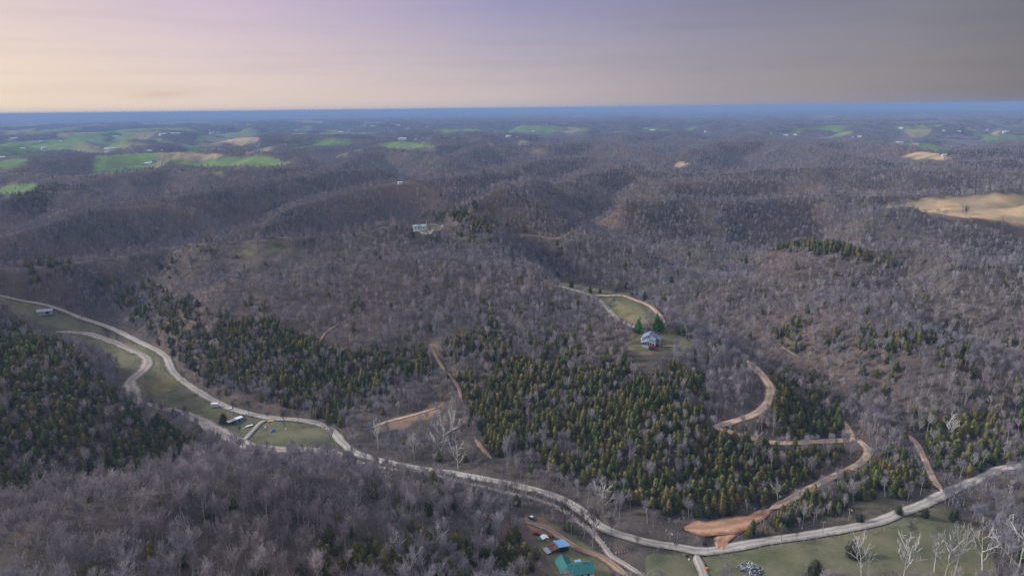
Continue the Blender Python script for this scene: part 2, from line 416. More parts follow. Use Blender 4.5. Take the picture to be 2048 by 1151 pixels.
M_GRAVEL = road_material('pale_gravel', (0.20, 0.175, 0.15), (0.44, 0.405, 0.37), (0.34, 0.31, 0.275))
M_CLAY = road_material('red_clay', (0.22, 0.115, 0.07), (0.46, 0.30, 0.20), (0.38, 0.21, 0.13))
M_TRACK = road_material('clay_track', (0.17, 0.12, 0.09), (0.36, 0.26, 0.19), (0.28, 0.19, 0.14))
M_PALECLAY = road_material('pale_clay', (0.22, 0.145, 0.10), (0.52, 0.395, 0.30), (0.43, 0.305, 0.22))
M_CREEK = road_material('creek_gravel', (0.17, 0.14, 0.12), (0.44, 0.38, 0.34), (0.31, 0.265, 0.235), 0.15)
M_BAR = road_material('pale_gravel_bar', (0.20, 0.16, 0.13), (0.52, 0.46, 0.42), (0.42, 0.35, 0.31), 0.3)

# ------------------------------------------------------------------ roads, tracks and creek beds
G_ = (0.40, 0.36, 0.32)
ROADS = [ # name, material, width, photo points
 ('gravel_road', M_GRAVEL, 6.2, [(-60,580),(0,590),(60,603),(125,620),(190,645),(240,664),(300,693),(330,712),(345,740),(375,768),(410,790),(450,812),(500,827),(540,834),(600,840),(640,848),(665,862),(690,890),(720,908),(770,923),(830,935),(900,945),(960,955),(1020,968),(1080,982),(1130,1000),(1170,1025),(1200,1050),(1240,1068),(1290,1082),(1350,1092),(1400,1101),(1440,1098),(1500,1086),(1580,1074),(1650,1063),(1740,1046),(1800,1025),(1850,1005),(1890,985),(1940,965),(1990,943),(2025,935),(2100,925)]),
 ('driveway', M_GRAVEL, 4.6, [(1396,1101),(1394,1115),(1402,1135),(1412,1160),(1425,1190)]),
 ('side_track', M_GRAVEL, 3.2, [(548,834),(524,843),(508,860),(492,876),(472,892)]),
 ('lower_clay_track', M_CLAY, 7.0, [(1436,1097),(1442,1078),(1470,1057),(1510,1034),(1545,1016)]),
 ('clay_track', M_PALECLAY, 5.0, [(1538,1020),(1560,1008),(1600,986),(1650,960),(1692,940),(1720,925),(1736,905),(1726,886),(1704,872),(1694,852),(1690,840)]),
 ('clay_bank', M_CLAY, 12.5, [(1368,1056),(1395,1056),(1430,1054),(1470,1046),(1508,1033)]),
 ('clay_apron', M_CLAY, 10.0, [(1446,1101),(1447,1090),(1452,1076)]),
 ('gravel_bar', M_BAR, 11.0, [(398,842),(430,858),(462,876),(492,890),(520,898)]),
 ('switchback_track', M_PALECLAY, 6.2, [(1712,876),(1680,882),(1640,884),(1560,885),(1500,875),(1455,862),(1436,850),(1470,841),(1510,826),(1535,806),(1541,778),(1530,755),(1510,735),(1494,720)]),
 ('house_turnaround', M_PALECLAY, 3.0, [(1362,692),(1345,691),(1322,691)]),
 ('hollow_track', M_PALECLAY, 4.2, [(1886,984),(1870,962),(1858,940),(1846,912),(1836,892),(1822,874),(1806,862)]),
 ('hollow_track', M_TRACK, 2.6, [(1600,716),(1580,703),(1558,688)]),
 ('ridge_drive', M_GRAVEL, 4.6, [(1285,662),(1262,650),(1240,640),(1222,623),(1205,606),(1190,596),(1172,587),(1150,580),(1120,572),(1098,565)]),
 ('ridge_loop', M_PALECLAY, 4.0, [(1180,591),(1210,590),(1245,592),(1275,600),(1300,612),(1318,628),(1330,645)]),
 ('forest_track', M_TRACK, 2.2, [(722,626),(682,645),(652,664),(640,690),(662,696),(690,698)]),
 ('hill_track', M_TRACK, 2.9, [(862,688),(872,712),(890,740),(914,768),(921,790),(924,806)]),
 ('washout', M_TRACK, 3.4, [(948,872),(962,892),(984,918)]),
 ('clay_cut', M_PALECLAY, 3.0, [(738,858),(775,842),(815,832),(850,823),(885,808)]),
 ('farm_drive', M_TRACK, 4.2, [(1050,1042),(1092,1054),(1125,1075),(1160,1097),(1200,1112),(1235,1135),(1265,1160)]),
 ('tower_track', M_GRAVEL, 7.0, [(812,462),(838,461),(862,453),(885,446)]),
 ('woods_track', M_TRACK, 5.0, [(1030,470),(1080,471),(1130,470),(1180,462),(1220,455)]),
 ('creek_bed', M_CREEK, 9.0, [(112,660),(150,665),(185,669),(230,685),(272,702),(294,718),(288,738),(262,762),(270,790),(310,812),(345,822),(400,840),(432,856),(468,878),(505,892),(560,898),(640,900),(690,915)]),
 ('stream_bed', M_CREEK, 3.2, [(690,916),(760,932),(850,945),(940,965),(1010,984),(1060,994),(1108,1010),(1150,1036),(1185,1063),(1206,1088),(1222,1110),(1255,1130),(1300,1158)]),
]
for e_ in ():
    pass
FAR_ROADS = [('lane', 7, [(320,335),(323,322),(327,310)]), ('lane', 9, [(300,335),(316,338),(322,330)]), ('lane', 9, [(575,292),(600,291),(625,286),(643,277)]), ('lane', 9, [(500,273),(510,278),(520,284)]),
 ('lane', 9, [(1805,286),(1825,293),(1850,301),(1880,306)]), ('lane', 8, [(1900,311),(1930,314),(1955,319)]), ('lane', 8, [(230,305),(270,306),(290,307)])]
road_pts = []        # x, y, z, half width  (for clearing trees and benching the ground)
road_defs = []
for nm, mat, wd, P in ROADS:
    W = ground_at(P)
    C = spline(W, 1.6 if nm != 'tower_track' else 4)
    z = hh(C[:, 0], C[:, 1])
    k = 9; zp = np.pad(z, k, mode='edge'); z = np.convolve(zp, np.ones(2 * k + 1) / (2 * k + 1), 'valid')
    road_defs.append((nm, mat, wd, C, z))
    for p, q in zip(C, z): road_pts.append((p[0], p[1], q, wd / 2))
kd = KDTree(len(road_pts))
for i, p in enumerate(road_pts): kd.insert((p[0], p[1], 0), i)
kd.balance()
RP = np.array(road_pts)
# bench the ground to carry the roads
near_rows = np.nonzero(gl < math.log(1300))[0][-1]
HT = HG.copy()
rmin = np.full(HG.shape, 99.0)
for i in range(near_rows):
    for j in range(30, NA - 30):
        co, idx, dist = kd.find((GX[i, j], GY[i, j], 0))
        hw = RP[idx, 3]
        if dist < hw + 9:
            f = 1 - min(1, max(0, (dist - hw - 1.0) / 8)); f = f * f * (3 - 2 * f)
            HT[i, j] += (RP[idx, 2] - 0.45 - HT[i, j]) * f
        rmin[i, j] = dist - hw
HG = HT
print('terrain', round(time.time() - T0, 1))

# ------------------------------------------------------------------ pastures, meadows and clearings
GR, GB, OL, TN, YG, DK = (0.112, 0.122, 0.066), (0.10, 0.205, 0.05), (0.118, 0.124, 0.066), (0.36, 0.28, 0.17), (0.19, 0.20, 0.085), (0.10, 0.088, 0.06)
FIELDS = [
 ('pasture', GB, [(345,318),(440,311),(530,312),(560,320),(605,328),(520,334),(420,334),(350,330)]), ('pasture', TN, [(342,308),(400,305),(450,308),(440,313),(350,317)]),
 ('pasture', GB, [(100,350),(190,318),(250,308),(320,312),(300,328),(235,335),(200,350)]), ('pasture', GB, [(0,372),(70,366),(78,375),(40,388),(0,390)]),
 ('pasture', GB, [(0,320),(60,317),(55,330),(0,338)]), ('pasture', YG, [(210,300),(270,286),(345,281),(350,293),(250,304)]),
 ('pasture', TN, [(440,284),(495,275),(522,283),(480,292)]), ('pasture', GB, [(575,292),(640,276),(705,277),(700,290),(600,297)]),
 ('pasture', GB, [(750,289),(800,280),(860,288),(872,298),(800,295)]), ('pasture', YG, [(675,312),(725,297),(735,303),(690,318)]),
 ('pasture', TN, [(975,287),(1040,277),(1062,286),(1010,293)]), ('pasture', TN, [(1050,297),(1080,298),(1115,310),(1060,304)]),
 ('tan_field', TN, [(1755,409),(1800,403),(1850,398),(1960,391),(2070,392),(2070,452),(1990,441),(1930,436),(1860,425)]),
 ('pasture', GB, [(1800,288),(1860,286),(1897,296),(1880,303),(1840,299)]), ('pasture', TN, [(1795,312),(1840,303),(1880,308),(1962,319),(1900,319),(1850,318)]),
 ('pasture', GB, [(1955,279),(1990,273),(2060,271),(2060,286),(1975,287)]), ('pasture', GB, [(1575,257),(1640,251),(1750,253),(1690,259)]),
 ('pasture', GB, [(1755,256),(1800,251),(1890,252),(1850,258)]), ('pasture', TN, [(1925,266),(1960,261),(2005,262),(1995,268)]), ('pasture', TN, [(1345,336),(1380,331),(1415,331),(1418,337)]),
 ('pasture', GB, [(50,268),(90,258),(150,257),(120,267)]), ('pasture', YG, [(310,354),(400,348),(480,344),(440,353),(350,359)]), ('pasture', GB, [(340,280),(400,271),(440,272),(400,280)]),
 ('pasture', YG, [(1100,262),(1150,258),(1180,262),(1130,266)]), ('pasture', TN, [(1640,233),(1680,231),(1685,234),(1650,235)]), ('pasture', TN, [(1735,231),(1760,229),(1765,232),(1740,233)]),
 ('pasture', YG, [(1530,262),(1600,260),(1610,265),(1540,267)]), ('pasture', GB, [(1860,249),(1890,247),(1895,251),(1862,252)]),
 ('pasture', GB, [(0,301),(60,296),(115,299),(60,307),(0,308)]), ('pasture', YG, [(120,302),(200,292),(235,296),(160,307)]), ('pasture', GB, [(140,286),(260,278),(330,276),(260,285)]), ('pasture', GB, [(222,334),(300,324),(325,330),(262,342)]), ('pasture', GB, [(350,292),(420,284),(440,288),(380,296)]),
 ('pasture', GB, [(240,266),(330,258),(370,262),(280,268)]), ('pasture', YG, [(0,266),(40,260),(80,262),(30,270)]), ('pasture', GB, [(420,271),(480,262),(535,266),(470,273)]), ('pasture', GB, [(120,277),(200,268),(225,272),(140,279)]), ('pasture', GB, [(560,273),(640,266),(700,268),(640,274)]), ('pasture', GB, [(860,262),(930,258),(960,262),(900,266)]),
 ('clearing', OL, [(425,508),(500,496),(600,489),(645,483),(595,499),(500,512)]), ('clearing', YG, [(1640,512),(1700,514),(1772,524),(1764,531),(1690,521)]),
 ('valley_meadow', OL, [(-60,575),(0,588),(60,603),(190,650),(300,695),(345,745),(410,795),(500,830),(545,838),(505,865),(470,884),(420,854),(340,818),(290,794),(262,768),(190,700),(110,665),(50,640),(0,612),(-60,600)]),
 ('valley_meadow', GR, [(545,836),(600,843),(648,852),(682,888),(620,892),(560,893),(490,885),(512,860)]),
 ('clearing', OL, [(1080,556),(1130,561),(1200,578),(1262,588),(1312,614),(1328,648),(1282,652),(1230,640),(1198,608),(1150,588),(1098,572)]),
 ('house_yard', OL, [(1262,668),(1340,660),(1390,690),(1372,706),(1290,708),(1250,697)]),
 ('meadow', GR, [(1290,1108),(1400,1110),(1500,1092),(1650,1070),(1740,1055),(1800,1032),(1880,1014),(1925,1030),(1975,1070),(2010,1190),(1290,1190)]),
 ('farm_yard', OL, [(1045,1030),(1080,1034),(1140,1068),(1195,1104),(1250,1180),(1130,1180),(1070,1072)]),
 ('roadside_verge', DK, [(1600,1060),(1680,1030),(1720,1000),(1790,1000),(1800,1015),(1740,1040)]),
 ('scraped_ground', (0.27, 0.18, 0.13), [(735,864),(780,836),(850,816),(892,800),(886,826),(830,846),(790,860)]), ('scraped_ground', (0.25, 0.17, 0.12), [(855,684),(872,684),(885,705),(868,712)]), ('scraped_ground', (0.28, 0.15, 0.10), [(1150,582),(1190,588),(1196,597),(1170,596)]), ('scraped_ground', (0.20, 0.14, 0.105), [(1050,1028),(1085,1034),(1108,1054),(1066,1062),(1052,1045)]),
 ('clearing', YG, [(830,458),(845,453),(882,446),(888,451),(850,464)]),
]
# the hilltop field is an even, long-worn slope
_tf = [f_ for f_ in FIELDS if f_[0] == 'tan_field'][0]; _tm = in_poly(GX, GY, ground_at(_tf[2])).astype(float); _sm = HG.copy()
_ri = np.nonzero(_tm.any(1))[0]; _ci = np.nonzero(_tm.any(0))[0]; _w = (slice(max(2, _ri[0] - 30), _ri[-1] + 30), slice(max(2, _ci[0] - 40), NA - 2))
_s2 = _sm[_w].copy(); _m2 = _tm[_w].copy()
for _ in range(160):
    _s2[1:-1, 1:-1] = (_s2[:-2, 1:-1] + _s2[2:, 1:-1] + _s2[1:-1, :-2] + _s2[1:-1, 2:]) / 4
for _ in range(14):
    _m2[1:-1, 1:-1] = (_m2[:-2, 1:-1] + _m2[2:, 1:-1] + _m2[1:-1, :-2] + _m2[1:-1, 2:]) / 4
HG[_w] = HG[_w] * (1 - _m2) + (_s2 + 2.0) * _m2
zone = np.zeros((NR, NA, 4), np.float32)
face_owner = np.zeros((NR - 1, NA - 1), np.int32)
cxm = (GX[:-1, :-1] + GX[1:, 1:]) / 2; cym = (GY[:-1, :-1] + GY[1:, 1:]) / 2
FPOLY = []
for k, (nm, c, P) in enumerate(FIELDS):
    W = spline(np.vstack([ground_at(P), ground_at(P[:1])]), 1e9)
    W = ground_at(P)
    FPOLY.append(W)
    m = in_poly(GX, GY, W)
    zone[m] = (*c, 1.0)
    face_owner[in_poly(cxm, cym, W)] = k + 1
# far pastures beyond the individually seen ones, in patches
pn = gnoise(GX / 900, GY / 1500, 41) + 0.5 * gnoise(GX / 300, GY / 420, 42)
rr = np.exp(GLl)
left = sstep(-0.02, -0.45, GAa)
pm = (pn > (0.34 - 0.32 * left)) & (rr > 2600 - 700 * left) & (zone[..., 3] == 0)
pick = gnoise(GX / 700, GY / 700, 44)
zone[pm & (pick > 0)] = (*GB, 1.0)
zone[pm & (pick <= 0)] = (0.22, 0.21, 0.10, 1.0)
field_mask = zone[..., 3] > 0.5
al = zone[..., 3].copy()
for _ in range(2):
    al[1:-1, 1:-1] = (al[1:-1, 1:-1] * 2 + al[:-2, 1:-1] + al[2:, 1:-1] + al[1:-1, :-2] + al[1:-1, 2:]) / 6
    for ch in range(3):
        z_c = zone[..., ch]; hasc = (zone[..., :3].sum(-1) > 0)
        for dy, dx in ((0, 1), (0, -1), (1, 0), (-1, 0)):
            sh = np.roll(np.roll(zone, dy, 0), dx, 1)
            fill = (zone[..., :3].sum(-1) == 0) & (sh[..., :3].sum(-1) > 0)
            zone[fill, :3] = sh[fill, :3]
zone[..., 3] = al
# beyond the built woods the ground carries the colour of the tree tops
farw = sstep(9000, 12000, rr) * (1 - field_mask)
zone[..., :3] = zone[..., :3] * (1 - farw[..., None]) + np.array((0.098, 0.085, 0.082)) * farw[..., None]
zone[..., 3] = np.maximum(zone[..., 3], farw)
V = np.stack([GX, GY, HG + 9 * farw], -1).reshape(-1, 3)
ii = np.arange(NR * NA).reshape(NR, NA)
quads = np.stack([ii[:-1, :-1], ii[:-1, 1:], ii[1:, 1:], ii[1:, :-1]], -1)
zf = zone.reshape(-1, 4)
def ground_piece(name, mask):
    Q = quads[mask]
    if len(Q) == 0: return None
    u, inv = np.unique(Q.ravel(), return_inverse=True)
    me = fast_mesh(name, V[u], inv.reshape(-1, 4), M_GROUND)
    a = me.color_attributes.new('zone', 'FLOAT_COLOR', 'POINT')
    a.data.foreach_set('color', np.ascontiguousarray(zf[u]).ravel())
    return meta(link(bpy.data.objects.new(name, me)), kind='structure')
ground_piece('ground', face_owner == 0)
for k, (nm, c, P) in enumerate(FIELDS):
    ground_piece(nm, face_owner == k + 1)

def strip(name, mat, wd, C, z, n=6, off=0.06, ragged=0.5):
    T = np.gradient(C, axis=0); T /= np.linalg.norm(T, axis=1)[:, None] + 1e-9
    Nn = np.c_[-T[:, 1], T[:, 0]]
    s = np.arange(len(C))
    Vv = []; ac = []
    rl = np.minimum(1, (s + .6) / 5) * np.minimum(1, (len(C) - s - .4) / 5) + ragged * 0.35 * fbm(s * 0.11, s * 0 + 3.3, 3, 71); rr_ = np.minimum(1, (s + .6) / 5) * np.minimum(1, (len(C) - s - .4) / 5) + ragged * 0.35 * fbm(s * 0.11, s * 0 + 8.1, 3, 72)
    for i in range(len(C)):
        for k in range(n):
            u = k / (n - 1); q = (u - 0.5) * wd * (rl[i] if u < .5 else rr_[i])
            crown = 0.10 * (1 - (2 * u - 1) ** 2) - (0.32 if k in (0, n - 1) else 0)
            Vv.append((C[i, 0] + Nn[i, 0] * q, C[i, 1] + Nn[i, 1] * q, z[i] + off + crown)); ac.append((u, u, u, 1))
    Q = [(i * n + k, i * n + k + 1, (i + 1) * n + k + 1, (i + 1) * n + k) for i in range(len(C) - 1) for k in range(n - 1)]
    me = fast_mesh(name, np.array(Vv), np.array(Q), mat)
    a = me.color_attributes.new('across', 'FLOAT_COLOR', 'POINT'); a.data.foreach_set('color', np.array(ac, np.float32).ravel())
    return meta(link(bpy.data.objects.new(name, me)), kind='structure')
for k, (nm, mat, wd, C, z) in enumerate(road_defs):
    strip(nm, mat, wd, C, z, off=0.06 + 0.012 * (len(road_defs) - k), ragged=1.3 if 'creek' in nm or 'bank' in nm or 'cut' in nm else 0.8)
for nm, wd, P in FAR_ROADS:
    C = spline(ground_at(P), 12); strip(nm, M_GRAVEL, wd, C, hh(C[:, 0], C[:, 1]) + 1.0, ragged=0.2)
print('ground built', round(time.time() - T0, 1))
# ------------------------------------------------------------------ tree materials
def bark_material(name, lo, hi, hue=None):
    m, t, b = new_mat(name, 0.95, 0.1)
    oi = N(t, 'ShaderNodeObjectInfo'); g = N(t, 'ShaderNodeNewGeometry').outputs['Position']
    r_ = ramp(t, [(0.0, lo), (0.55, tuple((a + b_) / 2 for a, b_ in zip(lo, hi))), (1.0, hi)], oi.outputs['Random'])
    c = r_.outputs[0]
    if hue:
        n = noise(t, g, 0.011, 4)
        c = mixc(t, 1.0, c, ramp(t, hue, n).outputs[0], 'MULTIPLY')
        c = mixc(t, 0.5, c, ramp(t, [(0.35, (0.7, 0.7, 0.72)), (0.65, (1.25, 1.2, 1.2))], noise(t, g, 0.35, 2)).outputs[0], 'MULTIPLY')
    t.links.new(c, b.inputs['Base Color'])
    return m
HUE = [(0.32, (0.82, 0.88, 1.02)), (0.5, (0.98, 0.98, 1.02)), (0.68, (1.10, 1.0, 0.96))]
M_BARE = bark_material('bare_twigs', (0.235, 0.216, 0.224), (0.345, 0.316, 0.318), HUE)
M_TRUNK = bark_material('grey_bark', (0.28, 0.26, 0.25), (0.46, 0.43, 0.41))
M_SYC = bark_material('white_bark', (0.40, 0.39, 0.37), (0.52, 0.50, 0.47))
M_SYCT = bark_material('mottled_bark', (0.40, 0.37, 0.33), (0.55, 0.52, 0.46))
def leaf_material(name, stops, var=True):
    m, t, b = new_mat(name, 0.8, 0.15)
    oi = N(t, 'ShaderNodeObjectInfo'); g = N(t, 'ShaderNodeNewGeometry').outputs['Position']
    c = ramp(t, stops, oi.outputs['Random']).outputs[0]
    c = mixc(t, 0.9, c, ramp(t, [(0.3, (0.5, 0.5, 0.5)), (0.7, (1.5, 1.45, 1.3))], noise(t, g, 0.9, 3)).outputs[0], 'MULTIPLY')
    t.links.new(c, b.inputs['Base Color'])
    return m
M_CEDAR = leaf_material('cedar_leaf', [(0.0, (0.062, 0.090, 0.034)), (0.4, (0.108, 0.122, 0.044)), (0.75, (0.150, 0.142, 0.052)), (0.94, (0.175, 0.146, 0.056)), (1.0, (0.18, 0.130, 0.056))])
M_PINE = leaf_material('pine_leaf', [(0.0, (0.05, 0.16, 0.032)), (1.0, (0.07, 0.19, 0.04))])
M_DARKCEDAR = leaf_material('dark_cedar_leaf', [(0.0, (0.022, 0.032, 0.016)), (1.0, (0.035, 0.042, 0.02))])

# ------------------------------------------------------------------ tree shapes
class MB:
    def __init__(s): s.V = []; s.F = []; s.M = []
    def tube(s, pts, rad, n=5, mi=0, tip=True):
        pts = [Vector(p) for p in pts]
        rings = []
        for i, p in enumerate(pts):
            d = (pts[min(i + 1, len(pts) - 1)] - pts[max(i - 1, 0)]).normalized()
            a = d.orthogonal().normalized(); b = d.cross(a)
            if tip and i == len(pts) - 1:
                s.V.append(tuple(p)); rings.append([len(s.V) - 1]); continue
            r_ = []
            for k in range(n):
                t = 2 * math.pi * k / n
                s.V.append(tuple(p + (a * math.cos(t) + b * math.sin(t)) * rad[i])); r_.append(len(s.V) - 1)
            rings.append(r_)
        for A, B in zip(rings, rings[1:]):
            for k in range(n):
                if len(B) == 1: s.F.append((A[k], A[(k + 1) % n], B[0]))
                else: s.F.append((A[k], A[(k + 1) % n], B[(k + 1) % n], B[k]))
                s.M.append(mi)
    def tri(s, a, b, c, mi=0):
        i = len(s.V); s.V += [tuple(a), tuple(b), tuple(c)]; s.F.append((i, i + 1, i + 2)); s.M.append(mi)
    def quad(s, a, b, c, d, mi=0):
        i = len(s.V); s.V += [tuple(a), tuple(b), tuple(c), tuple(d)]; s.F.append((i, i + 1, i + 2, i + 3)); s.M.append(mi)
    def box(s, x0, x1, y0, y1, z0, z1, mi=0):
        i = len(s.V)
        s.V += [(x, y, z) for z in (z0, z1) for y in (y0, y1) for x in (x0, x1)]
        for f in ((0, 2, 3, 1), (4, 5, 7, 6), (0, 1, 5, 4), (2, 6, 7, 3), (0, 4, 6, 2), (1, 3, 7, 5)):
            s.F.append(tuple(i + k for k in f)); s.M.append(mi)
    def prism(s, poly, y0, y1, mi=0):          # polygon in x,z pulled along y
        i = len(s.V); n = len(poly)
        s.V += [(x, y0, z) for x, z in poly] + [(x, y1, z) for x, z in poly]
        s.F.append(tuple(i + k for k in range(n))); s.F.append(tuple(i + n + k for k in reversed(range(n)))); s.M += [mi, mi]
        for k in range(n):
            s.F.append((i + k, i + n + k, i + n + (k + 1) % n, i + (k + 1) % n)); s.M.append(mi)
    def mesh(s, name, mats):
        me = bpy.data.meshes.new(name); me.from_pydata(s.V, [], s.F)
        for m in (mats if isinstance(mats, (list, tuple)) else [mats]): me.materials.append(m)
        me.polygons.foreach_set('material_index', s.M); me.update()
        return me
    def obj(s, name, mats, parent=None):
        return link(bpy.data.objects.new(name, s.mesh(name, mats)), parent)
def bend(p, d, L, n, up, q, wob):
    """a limb: points from p along d, curving towards up"""
    out = [p.copy()]; d = d.normalized(); p = p.copy()
    for _ in range(n):
        d = (d + Vector((q.gauss(0, wob), q.gauss(0, wob), q.gauss(0, wob) + up))).normalized()
        p = p + d * (L / n); out.append(p.copy())
    return out
def rdir(q, axis, spread):
    a = axis.normalized(); o = a.orthogonal().normalized(); b = a.cross(o); t = q.uniform(0, 2 * math.pi)
    return (a * math.cos(spread) + (o * math.cos(t) + b * math.sin(t)) * math.sin(spread)).normalized()
def bare_tree(seed, H=13.0, wide=1.0, lod=0, thick=1.0, forks=6, first=0.32):
    """trunk and crown builders of a leafless broadleaf tree"""
    q = random.Random(seed); tr = MB(); cr = MB()
    pts = bend(Vector((0, 0, -0.4)), Vector((q.gauss(0, .04), q.gauss(0, .04), 1)), H * 0.72, 7, 0.05, q, 0.05)
    r0 = 0.014 * H * thick
    tr.tube(pts, [r0 * (1 - 0.78 * i / 7) * (1.35 if i == 0 else 1) for i in range(8)], 6 if lod < 1 else 4)
    nl, nb, ntw, sub = ((forks + 2, 6, 5, 3) if lod < 1 else ((forks, 5, 7, 0) if lod == 1 else (forks, 5, 4, 0)))
    tw = (0.035 if lod < 1 else 0.068 if lod == 1 else 0.05) * (H / 13) * thick ** 0.5
    for i in range(nl + 1):
        if i == nl: p = pts[-1]; d = Vector((0, 0, 1)); L = H * 0.27
        else:
            f = first + (0.70 - first) * (i + q.random() * 0.8) / nl
            k = f / 0.72 * 7; k0 = min(6, int(k)); p = pts[k0].lerp(pts[k0 + 1], k - k0)
            t = i * 2.4 + q.uniform(-.5, .5); sp = q.uniform(0.55, 0.95) * wide
            d = Vector((math.cos(t) * math.sin(sp), math.sin(t) * math.sin(sp), math.cos(sp))); L = H * q.uniform(0.30, 0.44) * (1.05 - 0.35 * (f - first)) * (0.7 + .3 * wide)
        lp = bend(p, d, L, 4, 0.10, q, 0.10)
        lr = r0 * 0.42
        cr.tube(lp, [lr, lr * .78, lr * .58, lr * .4, lr * .15], 4 if lod < 1 else 3)
        for j in range(nb):
            f = 0.25 + 0.72 * (j + q.random()) / nb * 1.0; f = min(f, 0.97); k = f * 4; k0 = min(3, int(k))
            bp_ = lp[k0].lerp(lp[k0 + 1], k - k0); ax = lp[k0 + 1] - lp[k0]
            bl = L * q.uniform(0.38, 0.62) * (1.1 - 0.4 * f)
            bpnts = bend(bp_, rdir(q, ax, q.uniform(0.45, 0.95)) + Vector((0, 0, .22)), bl, 3, 0.10, q, 0.12)
            cr.tube(bpnts, [tw * 1.9, tw * 1.5, tw * 1.1, tw * .5], 3)
            for m in range(ntw):
                f2 = 0.2 + 0.8 * (m + q.random()) / ntw; f2 = min(.99, f2); k = f2 * 3; k0 = min(2, int(k))
                tp = bpnts[k0].lerp(bpnts[k0 + 1], k - k0); ax2 = bpnts[k0 + 1] - bpnts[k0]
                td = rdir(q, ax2, q.uniform(0.35, 1.0)) + Vector((0, 0, .25)); tl = bl * q.uniform(0.38, 0.75)
                e_ = tp + td.normalized() * tl
                cr.tube([tp, e_], [tw * 1.05, 0], 3)
                for _ in range(sub):
                    s0 = tp.lerp(e_, q.uniform(.25, .9)); cr.tube([s0, s0 + (rdir(q, td, q.uniform(.4, 1.0)) + Vector((0, 0, .2))) * tl * q.uniform(.35, .65)], [tw * .75, 0], 3)
    return tr, cr
def cedar_tree(seed, H=8.0, Rr=2.0, nt_=520, pw=0.75, base=0.06):
    q = random.Random(seed); tr = MB(); cr = MB()
    tr.tube([(0, 0, -.4), (0, 0, H * .3), (q.gauss(0, .1), q.gauss(0, .1), H * .85)], [.16, .12, .03], 5)
    lob = [(q.uniform(0, 6.28), q.uniform(0, 1), q.uniform(0.10, 0.30)) for _ in range(9)]
    tops = [(0, 0, 1.0)] + [(q.gauss(0, .35) * Rr, q.gauss(0, .35) * Rr, q.uniform(.72, .9)) for _ in range(2)]
    def prof(t, a):
        r_ = Rr * max(0.03, (1 - t)) ** pw * min(1, (t - base + .06) / 0.16 * .8 + .2)
        return r_ * (0.82 + sum(w_ * math.exp(-((t - c_) / .18) ** 2) * max(0, math.cos(a - p_)) for p_, c_, w_ in lob))
    n = 8                                                                    # dense heart
    rows = [0.1, .3, .55, .8]
    ring = [[(Vector((math.cos(6.28 * k / n), math.sin(6.28 * k / n), 0)) * prof(t, 6.28 * k / n) * .58 + Vector((0, 0, t * H))) for k in range(n)] for t in rows]
    for A, B in zip(ring, ring[1:]):
        for k in range(n): cr.quad(A[k], A[(k + 1) % n], B[(k + 1) % n], B[k])
    for k in range(n): cr.tri(ring[-1][k], ring[-1][(k + 1) % n], (0, 0, H * .95))
    for i in range(nt_):
        t = base + (1 - base) * (1 - math.sqrt(1 - q.random() * .985)); a = q.uniform(0, 6.283)
        r_ = prof(t, a) * q.uniform(.55, 1.08)
        c = Vector((math.cos(a) * r_, math.sin(a) * r_, t * H))
        s = q.uniform(.28, .58) * (H / 8) * (1.1 - .45 * t)
        out = Vector((math.cos(a), math.sin(a), 0))
        d = (out * q.uniform(.25, 1) + Vector((0, 0, q.uniform(.2, 1.0))) + Vector((q.gauss(0, .3), q.gauss(0, .3), q.gauss(0, .2)))).normalized()
        sd_ = rdir(q, d, math.pi / 2)
        cr.tri(c - sd_ * s * .45 - d * s * .3, c + sd_ * s * .45 - d * s * .3, c + d * s)
    return tr, cr
def joined(parts):
    o = MB()
    for mb, mi in parts:
        k = len(o.V); o.V += mb.V; o.F += [tuple(i + k for i in f) for f in mb.F]; o.M += [mi] * len(mb.F)
    return o
NEAR_BARE = [bare_tree(100 + i, 13.5, [.8, .66, .95, .72, .58][i], 0, forks=[6, 5, 7, 6, 5][i], first=[.36, .46, .32, .42, .5][i]) for i in range(5)]
LOD_BARE = [bare_tree(200 + i, 12.5, [.8, .66, .95, .72][i], 1, forks=[6, 5, 7, 6][i]) for i in range(4)]
CEDARS = [cedar_tree(300 + i, [8.2, 9.2, 7.2, 8.0, 6.4][i], [2.35, 2.2, 2.5, 2.0, 2.7][i], 640, [.48, .55, .38, .62, .32][i]) for i in range(5)]
LOD_CEDAR = [cedar_tree(330 + i, [8.2, 7.6][i], 2.4, 190, .5) for i in range(2)]
def lib(name, items):
    c = bpy.data.collections.new(name)
    for i, me in enumerate(items):
        c.objects.link(bpy.data.objects.new('%s_%02d' % (name, i), me))
    return c
